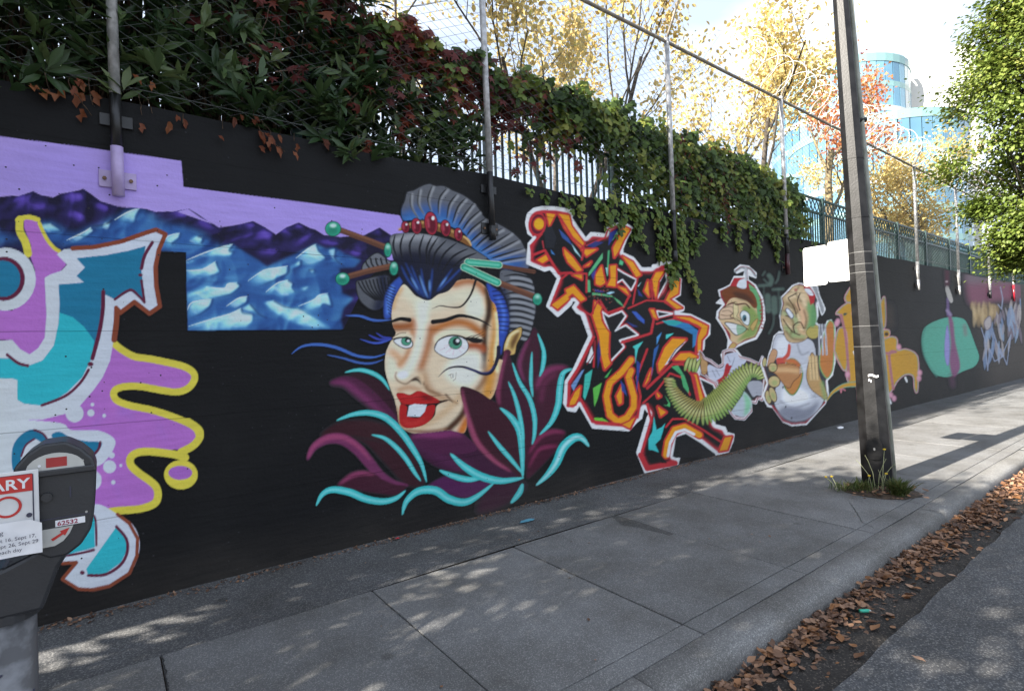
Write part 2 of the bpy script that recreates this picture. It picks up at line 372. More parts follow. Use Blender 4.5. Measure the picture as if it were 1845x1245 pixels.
wx = vnoise(xx / 60 + 3, yy / 45 + 3, rm) * 34; wy = vnoise(xx / 60 + 3, yy / 45 + 3, rm) * 30; hgt = 0
for sc_, am in ((72, 1.0), (38, .5), (19, .2)): hgt = hgt + am * (1 - np.abs(2 * vnoise((xx + wx) / sc_ + 5, (yy * 1.15 + wy + xx * .25) / sc_ + 5, rm) - 1))
lit = np.zeros_like(hgt); lit[:-4, :-4] = hgt[4:, 4:] - hgt[:-4, :-4]; lit = blur(np.clip(.5 + 1.6 * lit, 0, 1), 1)
def ramp(v, cols):
    k = np.linspace(0, 1, len(cols)); C_ = np.array([hexc(c) for c in cols]); return np.stack([np.interp(v, k, C_[:, q]) for q in range(3)], -1).astype(np.float32)
reg = CANVAS[0:660, 0:780 + PADX]; clipm = CUR['clip'][0:660, 0:780 + PADX][..., None]
hp = covmap(PUR, 16, True)[0:660, 0:780 + PADX]; vp = np.clip(.66 * hp + .62 * (lit - .34), 0, 1)
reg[:] = reg * (1 - clipm) + clipm * ramp(vp, ('#17142c', '#2a2356', '#54409c', '#7a63c4'))
bmask = covmap(BODY_, 7)[0:660, 0:780 + PADX][..., None] * clipm
hb = covmap(HI, 9, True)[0:660, 0:780 + PADX]; hs = covmap(HI, 40)[0:660, 0:780 + PADX]; vb = np.clip(.20 + .56 * hb + .30 * hs + .55 * (lit - .44), 0, 1)
reg[:] = reg * (1 - bmask) + bmask * ramp(vb, ('#1f3a72', '#2f5a96', '#4f8ab8', '#86c6da', '#bfe8ee'))
IDS[0:660, 0:780 + PADX][(clipm[..., 0] > .04)] = 1
for s in HI: F(s, '#c6edf2', soft=5, curve=False, alpha=0.5, fade=1.3, tex=0)
for s in HI:      # crisp ridge lines: bright on the lit side, a dark flank behind the peak
    q = P(s); sc_ = CUR['sc']; top = int(np.argmin(q[:, 1])); a = q[max(0, top - 3):top + 1]; b_ = q[top:top + 4] + np.array([2.2, 1.2])
    if len(b_) > 2: S_(spline(b_, False), 20 / sc_, '#1f3768', 5 / sc_, .75, 2)
    if len(a) > 2: S_(spline(a, False), 9 / sc_, '#d6f3f5', 2 / sc_, .85, 1)
for s in PUR:
    q = P(s); top = int(np.argmin(q[:, 1])); b_ = q[top:top + 3] + np.array([1.5, .5])
    if len(b_) > 2: S_(spline(b_, False), 3.6, '#151128', 1.2, .7, 2)
CLIP()
CUR['id'] = 0
F('P 268 452 328 455 333 462 338 600 338 1000 240 760 225 700 222 560', BLACK, curve=False)
IDS[455:600, 268 + PADX:336 + PADX] = 0
CUR['id'] = 1

r0 = np.random.default_rng(3)
# ---- 2 teal and violet letters
SEC(2)
F('A 600 705 720 780 900 810 1030 860 1040 900 950 970 760 940 625 950 605 980 700 1040 900 1090 1050 1160 1070 1200 B 925 75 870 125 700 135 605 165 605 200 690 270 735 340 650 405 515 415 385 375 -360 375 A -420 1100 300 1000', '#a566b4', curve=False)
F('A 130 50 190 45 215 90 260 170 310 215 330 240 355 290 310 340 240 360 250 560 240 680 210 740 160 768 100 740 66 690 -380 700 -380 520 66 535 150 480 190 400 190 320 165 250 150 230 170 190 130 90', '#a566b4', curve=False)
CLIP('A 600 705 720 780 900 810 1030 860 1040 900 950 970 760 940 625 950 605 980 700 1040 900 1090 1050 1160 1070 1200 B 925 75 870 125 700 135 605 165 605 200 690 270 735 340 650 405 515 415 385 375 -360 375 A -420 1100 300 1000', False)
for i in range(46):
    x, y = r0.uniform(20, 1000), r0.uniform(100, 1500); 
    if (x > 260 and y < 720) or x > 900 and y < 800: continue
    S('A %f %f %f %f' % (x, y, x + r0.uniform(-60, 60), y + r0.uniform(10, 90)), r0.uniform(14, 40), ('#8f6ab8', '#b56fb8')[i % 2], soft=14, alpha=0.35)
CLIP()
Y = '#c9bb45'
S('A 605 705 650 742 720 780 800 792 900 812 980 832 1030 862 1040 900 1010 945 950 968 870 960 760 940 680 938 625 952 608 980 628 1015 700 1042 800 1062 900 1092 1000 1132 1050 1165 1068 1210', 38, Y)
S('B 870 0 918 35 925 70 895 110 840 140', 36, Y); S('B 858 165 800 150 700 138 640 142 606 165 606 200 640 235 690 270 722 300 732 340 715 378 650 402 560 410 515 415', 36, Y)
S('A 108 50 108 110 138 170 152 230', 42, Y); S('A 95 52 150 36 205 50', 26, Y); S('A 212 70 250 150 290 200 318 218', 20, Y)
E('B', 838, 245, 78, 68, Y); E('B', 835, 236, 55, 32, '#9a5fae')
W_ = '#bcc2d6'; BR = '#7c3d28'; TD = '#1d6c8c'; TC = '#2ca6b2'; MR = '#581a34'
LW = 'A 305 235 345 207 500 205 650 175 790 130 835 108 885 128 852 200 838 300 838 400 858 510 800 555 722 490 645 545 612 520 608 690 590 800 550 890 500 960 430 1040 350 1085 230 1115 -400 1130 -430 690 -250 720 66 690 110 740 160 768 205 735 240 680 250 560 240 360 270 342 330 322 360 290'
F(LW, W_, curve=False)
S('A 390 203 500 197 650 166 780 120 835 103 885 128 850 210 832 300 835 400 855 512 800 550 720 488 645 545 622 520', 24, BR, curve=False)
S('A 625 530 622 600 611 690', 30, BR)
F('A 410 255 560 240 690 215 780 190 755 310 765 380 775 490 700 430 615 475 545 440 540 560 520 680 490 790 440 890 360 970 280 1020 225 1040 130 1030 95 1010 95 905 66 895 -330 900 -330 790 66 790 150 830 230 800 290 720 315 600 320 500 315 395 450 385 410 350 455 305', TD, curve=False)
F('A 320 545 390 570 450 620 505 695 490 790 440 890 360 970 280 1020 225 1040 130 1030 95 1010 95 905 66 895 -330 900 -330 790 66 790 150 830 230 800 290 720 315 600', TC, curve=False)
for s, w_ in (('A 815 172 775 240 757 310', 18), ('A 757 375 765 430 773 490', 14), ('A 773 490 740 455 695 425 615 475', 14), ('A 553 435 550 540 530 660 495 790', 22), ('A 475 850 430 920 350 990 225 1040', 15), ('A 40 770 100 815 150 828', 16)): S(s, w_, MR)
E('A', 752, 345, 12, 8, MR); E('A', 485, 820, 16, 12, MR)
E('A', 28, 367, 165, 168, W_); E('A', 20, 365, 115, 118, MR); E('A', 16, 365, 95, 98, TD)
for x, y, r in ((400, 1082, 48), (487, 1080, 19), (495, 1035, 10), (558, 1095, 10)): E('A', x, y, r, r, W_)
F('B -360 0 230 0 330 38 460 42 530 80 525 130 480 190 440 215 468 250 465 295 425 325 380 330 385 375 470 385 540 425 610 470 645 540 640 620 600 700 520 755 440 775 370 775 290 725 350 650 265 650 200 640 -300 660 -370 300', W_)
S('B 545 428 600 470 638 540 634 620 600 700 510 758 430 776 365 773 290 727 355 650 265 655', 16, BR, curve=False)
F('B 240 60 280 47 330 75 400 90 470 95 460 130 420 165 330 130 260 90', TD); F('B 60 220 60 120 100 60 160 35 215 70 240 110 200 100 160 80 120 110 100 160 95 220', TD)
F('B 370 440 440 440 440 580 290 620 230 620', TC, curve=False); F('B 540 485 580 530 590 590 560 650 490 700 410 710 400 680', TC, curve=False)
for s, w_ in (('B 160 38 200 55 225 90', 10), ('B 465 95 455 130 420 165', 12), ('B 390 432 440 440 447 570', 10), ('B 435 592 350 612 270 620', 12), ('B 540 485 585 540 590 600 560 660 490 705 410 710', 14), ('B 100 160 120 110 160 80', 9)): S(s, w_, MR)
E('B', 382, 697, 11, 9, MR)
for x, y, r in ((508, 208, 30), (518, 155, 14), (560, 202, 7), (525, 280, 10)): E('B', x, y, r, r, W_)

# ---- 3 petals
SEC(3)
DK = '#3a1624'; MH = '#843858'; CY = '#35b0b0'
F('G 370 250 460 250 560 300 610 370 660 520 640 600 560 480 480 420 400 330', '#30141f', soft=8)
F('G 245 300 300 265 370 260 450 300 550 390 620 470 650 520 640 560 560 470 480 420 380 330 320 305', '#4b1c3a', soft=3)
S('G 250 300 330 298 420 365 500 430 580 500', 40, '#7a3160', soft=14, alpha=0.8, taper=1)
F('G 190 610 280 540 400 520 520 530 640 590 740 720 800 880 780 880 660 740 560 650 430 620 300 605', '#35161d', soft=6)
F('G 330 620 450 650 560 760 700 900 800 885 700 740 560 650', '#33141d', soft=6)
S('G 112 755 150 680 230 632 320 632 410 690 480 770 540 840 620 890 712 905', 66, '#6a2c52', soft=3, taper=1)
S('G 115 745 152 672 235 622 330 622 420 680 490 760', 30, '#9a4468', soft=8, alpha=0.8, taper=1)
F('G 290 905 360 850 440 825 510 835 560 870 640 900 700 910 640 960 520 950 400 930', '#3c1526', soft=3)
S('G 300 900 370 850 440 832 510 842', 26, '#863a5c', soft=8, taper=1)
F('G 725 610 760 595 860 600 960 585 1030 600 1120 680 1200 760 1300 800 1380 870 1250 870 1080 820 960 820 850 780 780 720 730 660', '#3a1630', soft=3)
S('G 735 620 800 608 900 612 980 600 1040 625', 40, '#7a2f60', soft=12, alpha=0.9, taper=1); S('G 740 650 840 690 940 760 1060 800', 60, '#56244a', soft=20, alpha=0.6)
F('G 850 890 940 850 1000 880 1100 880 1220 885 1100 965 1040 978 950 955 860 920 750 935 690 1000', '#4b1d48', soft=3)
F('G 1120 1060 1150 970 1220 900 1390 890 1390 930 1300 1010 1200 1060', '#351328', soft=14)
F('G 1290 110 1310 105 1320 170 1360 260 1420 400 1460 520 1455 640 1400 800 1370 640 1300 460 1240 420 1240 340 1260 220', '#3c1627', soft=2)
S('G 1297 112 1266 220 1246 350 1254 430', 22, MH, soft=7, alpha=0.9, taper=1)
F('G 1440 -20 1480 0 1490 120 1480 250 1450 390 1400 300 1365 200 1380 130', '#3c1627', soft=2); S('G 1430 30 1385 130 1372 200 1400 290', 24, '#743055', soft=8, taper=1)
F('G 1460 400 1480 290 1530 220 1600 195 1665 205 1620 280 1600 400 1560 500 1470 610 1460 500', '#3f1728', soft=2); S('G 1470 340 1500 265 1560 215 1650 205', 34, '#7c3056', soft=10, taper=1); S('G 1500 400 1520 300 1580 250', 26, '#5e2440', soft=10)
F('G 1415 800 1430 700 1490 610 1570 575 1645 590 1600 660 1600 680 1530 760 1440 850 1415 860', '#3f1427', soft=2)
S('G 1425 720 1490 622 1570 585 1640 594', 24, '#7c2c4e', soft=8, taper=1); S('G 1425 800 1480 700 1540 676 1600 672', 18, '#7c2c4e', soft=6, taper=1)
F('G 1020 330 1050 320 1130 350 1190 390 1260 440 1330 530 1380 640 1390 860 1330 820 1200 740 1120 660 1080 580 1060 480 1030 400', '#381521', soft=2)
S('G 1030 332 1046 430 1084 560 1126 655 1220 755 1320 820', 26, '#94435f', soft=7, taper=1); S('G 1130 380 1200 480 1260 600 1330 740', 50, '#45192c', soft=22, alpha=0.6)
def vein(s, w_, c=CY, hi='#8fdcdc'):
    S(s, w_, c, soft=1, taper=1); S(s, w_ * 0.35, hi, soft=3, alpha=0.55, taper=1)
for s, w_ in (('G 335 235 420 220 500 240 560 280 600 340', 26), ('G 285 520 380 485 480 475 580 505 670 590 740 690 790 780 820 885', 40), ('G 495 605 570 625 640 680 700 750 750 830 785 878', 30), ('G 165 1025 200 960 260 930 360 945 460 985 560 1000 640 980 695 935', 44),
           ('G 675 1080 700 1000 770 940 870 935 950 985 1040 1005 1120 970 1220 890', 50), ('G 895 815 980 850 1070 870 1150 860', 36), ('G 960 715 1040 790 1140 850 1260 878 1395 860', 46), ('G 1255 445 1320 500 1370 580 1385 700 1390 860', 40), ('G 1185 585 1250 670 1320 750 1395 840', 28),
           ('G 1305 290 1340 370 1370 480 1390 600 1390 700', 26), ('G 1330 180 1370 290 1430 390 1460 500 1460 600 1447 660', 28), ('G 1445 115 1440 220 1440 300 1450 380', 22), ('G 1480 5 1515 110 1510 200 1490 260', 26), ('G 1685 215 1630 240 1610 330 1600 430 1560 530 1490 605', 38), ('G 1390 895 1370 950 1320 1010', 34)): vein(s, w_)
vein('G 1785 675 1740 625 1690 625 1630 680 1590 770 1540 840 1470 905', 54, CY, '#c8eef0')

# ---- 4 portrait: hair, face, pins
SEC(4)
HG = '#5a5c62'
F('F 415 300 400 230 425 160 440 105 490 90 545 60 600 45 640 60 700 60 760 90 830 120 890 160 940 210 990 280 1090 330 1160 370 1230 430 1270 500 1290 580 1280 650 1100 640 1000 560 900 490 850 400 760 350 600 300 480 300', HG, edge='#17181b', ew=9)
F('F 1100 650 1200 660 1290 690 1330 760 1340 850 1345 930 1330 1000 1310 1080 1280 1140 1240 1140 1150 1080 1150 900 1110 800 1090 740', HG, edge='#17181b', ew=8)
F('F 125 640 150 590 230 530 300 575 335 610 250 650 150 680', '#676a70', edge='#17181b', ew=7); F('F 85 740 130 720 250 690 320 700 300 800 280 900 200 930 110 860', '#55575d', edge='#17181b', ew=7)
TOPM = 'F 415 300 400 230 425 160 440 105 490 90 545 60 600 45 640 60 700 60 760 90 830 120 890 160 940 210 990 280 1090 330 1160 370 1230 430 1270 500 1290 580 1280 650 1100 640 1000 560 900 490 850 400 760 350 600 300 480 300'
CLIP(TOPM)
S('F 420 300 520 260 640 250 740 290 830 370 900 450 1000 530 1100 580 1220 600', 110, '#2c5694', soft=30, alpha=0.95)
S('F 440 300 560 290 680 300 780 350 880 450 1000 560 1150 620', 50, '#3b78b8', soft=20, alpha=0.7)
for s in ('F 470 110 470 200 520 290', 'F 530 80 520 180 560 260', 'F 620 60 590 150 610 240', 'F 720 80 670 150 660 260', 'F 790 120 740 190 720 290', 'F 850 150 800 210 760 320', 'F 910 180 850 260 800 340', 'F 960 230 880 300 830 370', 'F 990 290 900 360 860 410',
          'F 1050 330 960 390 880 460', 'F 1110 360 1000 420 920 490', 'F 1170 390 1060 460 960 520', 'F 1220 440 1100 500 1000 540', 'F 1260 500 1130 540 1030 570', 'F 1280 560 1150 580 1060 600'):
    S(s, 15, '#15171c', taper=1); S(' '.join(['F'] + [str(float(v) + (9 if k % 2 == 0 else 12)) for k, v in enumerate(s.split()[1:])]), 18, '#a4a6aa', soft=5, alpha=0.6, taper=2)
CLIP('F 1100 650 1200 660 1290 690 1330 760 1340 850 1345 930 1330 1000 1310 1080 1280 1140 1240 1140 1150 1080 1150 900 1110 800 1090 740')
S('F 1110 800 1150 950 1160 1080', 60, '#232a44', soft=20)
for k in range(11):
    y = 690 + k * 42; S('F 1120 %d 1200 %d 1290 %d 1345 %d' % (y + 5, y - 8, y + 10, y + 30), 13, '#16181c', taper=1); S('F 1170 %d 1250 %d 1330 %d' % (y + 14, y + 20, y + 45), 15, '#a2a5aa', soft=5, alpha=0.65)
CLIP('F 85 740 130 720 250 690 320 700 300 800 280 900 200 930 110 860')
S('F 270 700 280 800 240 920', 80, '#22263a', soft=20)
for k in range(9): S('F %d %d %d %d %d %d' % (100 + k * 26, 735 - k * 4, 140 + k * 22, 800 - k * 2, 220 + k * 14, 860), 11, '#141519')
CLIP('F 125 640 150 590 230 530 300 575 335 610 250 650 150 680')
for k in range(5): S('F %d 570 %d 610 %d 650' % (150 + 36 * k, 160 + 36 * k, 190 + 36 * k), 12, '#141519')
CLIP()
# blue hair either side of the face
F('F 405 690 405 745 345 860 332 970 285 985 285 850 325 760', '#2f4c9c', soft=3); F('F 1000 750 1040 770 1110 830 1150 950 1150 1060 1120 1150 1095 1240 1070 1000 1040 900', '#2c48a0', soft=3)
S('F 340 770 315 850 310 950', 24, '#5b86d8', soft=8); S('F 1080 850 1120 950 1110 1080', 22, '#4f74d0', soft=8)
for k in range(10): S('F %d %d %d %d' % (285 + k * 3, 770 + k * 22 - 20, 360 - k * 2, 790 + k * 22 - 10), 7, '#14162a'); S('F %d %d %d %d' % (1040 + k * 6, 800 + k * 30, 1130 + k * 3, 790 + k * 32), 7, '#14162a')
# pins behind
ST = '#5c3a2c'
S('D 1290 200 1480 270 1640 335', 46, ST, curve=False); S('D 1290 192 1480 258 1640 318', 12, '#80543e', soft=4); S('D 1360 565 1520 520 1690 485', 44, ST, curve=False); S('D 1360 552 1520 508 1690 474', 12, '#80543e', soft=4)
S('F 1095 622 1330 662', 30, ST); S('F 1090 742 1340 840', 42, ST); S('F 1095 732 1330 822', 10, '#80543e', soft=3)
# face
FACE = 'E 190 130 270 210 345 228 400 212 480 165 560 105 640 92 700 105 760 150 790 230 830 285 850 420 850 560 838 640 880 660 880 700 860 760 835 850 800 925 740 960 640 1060 625 1130 600 1170 500 1150 350 1168 240 1168 175 1132 150 1090 140 1020 120 930 100 880 70 790 55 720 55 640 70 580 100 520 130 470 110 420 100 340 110 270 140 190'
F(FACE, '#d6c2a4')
CLIP(FACE)
S('E 200 160 330 270 480 240 640 200 730 250', 90, '#e2d3b8', soft=26, alpha=0.9); F('E 640 220 730 200 755 300 720 370 620 330', '#e6dbc6', soft=16)
F('E 90 560 160 560 180 700 120 800 60 760', '#e4d4ba', soft=20)
S('E 540 130 640 105 720 135 755 190', 44, '#a8602f', soft=16); S('E 110 300 130 220 170 160', 26, '#c9a06e', soft=10)
S('E 800 240 835 330 845 450 820 600 800 740 770 900', 90, '#c68a3c', soft=18); S('E 835 330 845 470 830 620 845 740', 26, '#ecd9a8', soft=8)
S('E 770 160 785 260 778 360 752 440 748 600 738 700', 44, '#3d281c', soft=9); S('E 735 700 760 760 720 840 690 870', 34, '#7a4a24', soft=14)
S('E 118 425 180 425 245 415', 66, '#96562e', soft=14); S('E 250 380 262 430 240 500', 34, '#a76438', soft=12)
S('E 395 445 470 412 560 392 650 412 725 470', 58, '#b0692f', soft=16); S('E 380 430 362 520 335 620 305 710', 56, '#a8663a', soft=18); S('E 650 560 700 560 735 580', 60, '#9c4a24', soft=12)
S('E 262 430 246 520 215 620 160 690', 34, '#b4713f', soft=13); S('E 100 600 150 640 180 700', 44, '#c89468', soft=18)
S('E 300 270 308 420 285 560 245 680 190 750', 64, '#e8dcc8', soft=18); S('E 345 240 330 330 330 380', 50, '#e9dfcc', soft=18)
F('E 420 560 400 500 480 450 600 440 700 480 735 520 640 500 540 480 460 500', '#e2d3b6', soft=8); F('E 105 500 170 465 240 480 250 520 190 500 130 508', '#ddccb0', soft=6)
S('E 330 760 345 830 400 900 480 930', 50, '#a87850', soft=18, alpha=0.8); S('E 340 840 360 870 440 900', 14, '#6a452c', soft=7)
F('E 560 620 700 600 735 680 700 800 620 850 500 800 470 720', '#e8dfcc', soft=24); S('E 480 900 520 940 560 960', 12, '#5e3e2a', soft=5)
S('E 150 870 220 850 300 870', 30, '#b98560', soft=12, alpha=0.8); S('E 130 1000 150 1080 180 1130', 30, '#a97a50', soft=12)
S('E 300 1130 420 1060 520 980 590 900', 40, '#c29a6e', soft=20, alpha=0.8); S('E 490 1150 590 1050 640 940', 44, '#4a2d1c', soft=9); S('E 590 1160 630 1080', 60, '#c2702c', soft=10)
S('E 200 1150 350 1160 480 1140', 20, '#7c5234', soft=9)
CLIP()
# nose
S('E 135 745 128 775 150 808 200 825 240 800 280 778 320 800 328 832', 9, '#6b4a34', soft=3); F('E 235 805 265 782 295 795 310 830 280 805', '#2c1c14', soft=3); F('E 140 750 190 735 220 760 190 790 150 785', '#eee6da', soft=9); F('E 285 750 320 770 328 815 305 800', '#cdb18e', soft=4)
# mouth
F('E 135 895 180 890 230 900 285 875 340 890 430 940 500 940 420 975 400 1050 330 1110 240 1135 180 1125 155 1080 165 975', '#1d0f10')
F('E 135 895 180 888 230 902 285 875 340 890 440 945 380 962 250 968 180 965 145 930', '#ab1d1e'); F('E 160 972 208 985 210 1050 300 1060 345 985 405 978 385 1060 330 1110 240 1135 180 1125 155 1080', '#a81b1c')
F('E 222 978 260 965 347 972 332 1020 300 1055 210 1052', '#ccd2de', curve=False); S('E 190 1090 250 1105 330 1070', 22, '#c73a34', soft=10, alpha=0.6); S('E 170 910 240 920 290 895', 16, '#c03030', soft=8, alpha=0.6); S('E 320 915 380 930', 24, '#5c1014', soft=10)
S('E 400 948 450 945 500 938 530 955', 7, '#2a1a14', taper=1)
# eyes
F('E 400 580 420 530 470 500 540 488 610 508 638 550 625 598 560 642 500 647 430 615', '#d6dae0', edge='#2d231f', ew=6); E('E', 547, 538, 46, 44, '#4a8e72', edge='#24463c', ew=5); E('E', 556, 530, 28, 27, '#152022'); E('E', 563, 523, 12, 13, '#e8ecee')
for x, y in ((470, 560), (480, 610), (530, 620), (590, 610), (610, 580), (440, 590), (505, 600)): S('E %d %d %d %d' % (x, y, (x + 547) / 2, (y + 540) / 2), 3, '#c98a90', alpha=0.7)
S('E 405 575 425 525 475 495 540 485 610 500 690 535 745 530', 10, '#1b1514', taper=1); F('E 600 505 680 500 745 520 690 540 640 525', '#1b1716', soft=2)
for a in ('640 508 690 490 745 458', '660 515 710 495 752 475', '620 505 670 488 720 478', '680 525 720 515 752 500'): S('E ' + a, 7, '#151212', taper=2)
F('E 115 520 170 503 230 513 249 545 235 570 190 576 140 552', '#d3d8dd', edge='#231b19', ew=6); E('E', 203, 526, 34, 31, '#4a8e72', edge='#24463c', ew=5); E('E', 212, 521, 18, 17, '#152022'); E('E', 217, 525, 9, 9, '#e8ecee')
S('E 100 515 165 500 235 508', 9, '#17130f'); S('E 105 500 160 470 200 468', 5, '#5a3a28')
S('E 390 392 480 378 575 348 670 362 740 388 800 425', 32, '#121112', taper=2); S('E 225 378 160 370 90 390 0 392', 32, '#121112', taper=2)
# front hair over the forehead
F('F 330 410 400 392 500 393 620 408 740 438 870 488 960 540 1000 572 900 585 850 612 820 680 740 790 660 822 600 862 540 850 480 800 400 715 360 620 340 560 325 480', '#17192a')
CLIP('F 330 410 400 392 500 393 620 408 740 438 870 488 960 540 1000 572 900 585 850 612 820 680 740 790 660 822 600 862 540 850 480 800 400 715 360 620 340 560 325 480')
S('F 330 480 420 450 560 450 700 480 860 530 980 570', 110, '#5f6167', soft=26); S('F 350 440 500 415 640 430', 44, '#a0a2a6', soft=14, alpha=0.8)
for a in ('360 400 345 480 370 560', '420 395 395 480 410 580', '500 395 460 480 480 600', '560 400 530 500 540 600', '620 410 580 500 580 620', '660 420 600 520 600 620', '720 440 640 530 620 640', '790 460 700 540 650 660', '870 500 760 560 680 680', '930 530 820 580 720 680'): S('F ' + a, 15, '#15161d', taper=1)
for a in ('400 620 450 720 540 830', '470 620 520 740 570 840', '540 640 560 760 590 850', '620 640 610 760 600 850', '760 640 690 740 650 800', '840 620 740 720 660 800', '430 600 500 740 560 840'): S('F ' + a, 11, '#2a4c98', soft=4, taper=1, alpha=0.85)
for a in ('530 690 560 780 585 840', '600 720 600 800', '720 700 670 770', '470 700 520 790'): S('F ' + a, 10, '#6d9ad8', soft=4, taper=1)
CLIP()
S('E 690 100 655 200 595 278 530 290 440 280 385 300', 17, '#131315', taper=2); S('E 850 570 842 650 800 740 740 755 680 732 600 706 520 710 470 735 430 775', 28, '#1a1930', taper=2); S('E 820 700 770 745 700 738 620 715', 8, '#39427c', soft=3, alpha=0.8)
for a in ('500 765 524 755', '512 760 519 785', '531 756 531 782', '552 745 548 790', '548 790 532 802'): S('E ' + a, 3.2, '#3a3432')
# ear
F('F 1118 1190 1150 1105 1205 1062 1245 1052 1243 1110 1212 1170 1195 1240 1130 1240', '#c8a662', edge='#20160f', ew=7); F('F 1165 1160 1200 1100 1230 1080 1220 1130 1190 1190 1175 1210', '#6a4a28', soft=6); S('F 1135 1190 1165 1110 1220 1075', 14, '#e6d2a0', soft=5)
# crown and stones
S('F 380 375 480 335 600 335 720 375 830 435 890 485', 56, '#7a4f28', soft=2, taper=1); S('F 385 365 480 325 600 322 720 362 830 420', 12, '#c49a5c', soft=3); S('F 830 410 870 440 893 482', 16, '#c8a468', taper=1)
for x, y, a, b in ((430, 350, 28, 41), (508, 343, 36, 56), (610, 325, 46, 82), (712, 358, 35, 58), (801, 401, 29, 46)):
    E('F', x, y, a, b, '#a3283c', rot=-0.12, edge='#1c0c10', ew=6); E('F', x + 2, y + b * 0.1, a * 0.72, b * 0.75, '#5c0f22', soft=5, rot=-0.12); S('F %f %f %f %f' % (x - a * .35, y + b * .3, x - a * .45, y - b * .35), a * .22, '#d0566a', soft=4, alpha=.8); E('F', x + a * .3, y - b * .45, a * .24, b * .17, '#f0dfe2', soft=2)
# green ends and beads
GN = '#2c9a7c'
for s, w_ in (('F 868 595 1085 616', 44), ('F 842 630 1075 738', 46)): S(s, w_ + 8, '#bfcdb4', curve=False); S(s, w_, GN, curve=False); S(s, w_ * .3, '#7fd8bc', soft=4, alpha=.7)
for c, x, y, a, b in (('D', 1232, 190, 62, 58), ('D', 1307, 585, 55, 50), ('F', 1355, 855, 33, 42), ('F', 308, 510, 26, 50), ('F', 350, 640, 30, 48)):
    E(c, x, y, a, b, GN, edge='#123a30', ew=6); E(c, x - a * .1, y + b * .3, a * .7, b * .5, '#1c6e58', soft=8, alpha=.7); E(c, x, y - b * .45, a * .4, b * .25, '#c8efe0', soft=6, alpha=.9)
# stray blue strands
for s, w_, c in (('G 20 125 80 82 180 70 290 90 400 135 500 146 575 125', 18, '#3f64ae'), ('G 230 132 320 150 420 178 500 180 560 160', 14, '#3c5ca0'), ('G 425 38 510 62 570 52 615 35', 14, '#3a50a8'), ('G 475 12 540 40 610 34', 13, '#34409a'), ('G 520 0 560 25 610 30', 10, '#34409a'), ('F 10 970 110 972 210 1002 330 1000', 18, '#3f62ac')): S(s, w_, c, soft=1, taper=1)
E('F', 1145, 1228, 26, 22, '#5c1f38')
E2 = None
# petals that lie in front of the face
SEC(3)
F('G 735 612 760 597 860 602 960 587 1035 602 1120 690 1000 720 820 700', '#4a1c3c', soft=1); S('G 735 620 800 606 900 608 980 598 1030 612', 34, '#7a2f60', soft=10, alpha=0.9, taper=1)
F('G 1290 112 1312 106 1320 170 1360 260 1420 400 1440 520 1300 460 1240 420 1240 340 1260 220', '#3c1627', soft=1); S('G 1297 114 1266 220 1246 350 1254 430', 22, MH, soft=7, alpha=0.9, taper=1)
F('G 1020 330 1050 320 1130 350 1190 390 1260 440 1330 530 1380 640 1390 860 1330 820 1200 740 1120 660 1080 580 1060 480 1030 400', '#381521', soft=1)
S('G 1030 332 1046 430 1084 560 1126 655 1220 755 1320 820', 26, '#94435f', soft=7, taper=1)
for s, w_ in (('G 1255 445 1320 500 1370 580 1385 700 1390 860', 40), ('G 1185 585 1250 670 1320 750 1395 840', 28), ('G 1305 290 1340 370 1370 480 1390 600 1390 700', 26), ('G 960 715 1040 790 1140 850 1260 878 1395 860', 46), ('G 1330 180 1370 290 1430 390 1460 500 1460 600 1447 660', 28)): vein(s, w_)

# ---- 5 orange and black letters
SEC(5)
WH = '#d9dde4'; RD = '#b42c34'; OR = '#d6901f'; BK = '#131315'
SIL = 'H 55 548 68 385 118 328 65 290 45 200 62 130 110 88 180 74 300 78 432 102 422 165 480 252 552 352 602 298 738 312 742 252 868 204 948 250 900 330 862 425 862 468 960 512 1030 602 1138 602 1138 577 1184 572 1184 549 1292 552 1286 590 1240 618 1182 720 1172 850 1252 702 1340 668 1366 690 1358 820 1290 855 1392 932 1388 950 1300 985 1437 1000 I 900 32 1010 38 1150 108 1148 175 1108 215 1106 280 1078 310 1070 500 1150 690 1190 860 1265 880 1280 920 1330 932 1322 975 1290 1050 1215 1072 1100 980 980 912 915 950 884 1040 872 1100 922 1100 910 1150 680 1203 622 1060 700 800 715 770 662 704 640 800 602 830 550 888 287 868 182 684 150 745 102 738 74 690 88 530 142 450 265 190 200 20 H 588 1170 532 992 482 970 452 930 492 872 432 862 420 900 312 998 228 918 322 680 250 592 200 608'
F(SIL, WH, curve=False); S(SIL + ' H 55 548', 32, WH, curve=False)
pS = P(SIL); ctr = pS.mean(0)
def INSET(px, col, pS=None):
    pS = pS if pS is not None else P(SIL)
    """paint the letter body px inside its white border"""
    b = bbox(pS, 4); cov = cov_poly(pS, b); k = px
    er = np.clip((blur(cov, k) - 0.80) * 6, 0, 1); put(er, b, col)
INSET(3, RD); INSET(6, '#8f2230'); INSET(8, BK)
HOLES = ('I 352 12 405 155 408 385 515 272 482 222 618 182 530 112 452 152 528 42 500 8 402 46', 'H 820 600 885 640 990 695 945 780 870 690 820 720', 'H 1185 720 1240 620 1252 702 1172 850', 'H 1170 965 1300 985 1180 1015', 'I 1080 505 1185 555 1215 640 1150 690')
for s in HOLES: F(s, RD, curve=False, edge=RD, ew=34); F(s, WH, curve=False, edge=WH, ew=16)
for s in HOLES: F(' '.join(s.split()), '#1a1b1e', curve=False)
for s in HOLES: S(s + ' ' + ' '.join(s.split()[1:3]), 9, WH, curve=False)
F('I 905 945 980 920 1090 990 1200 1072 1190 1100 900 1100 880 1090', '#1a1b1e', curve=False)
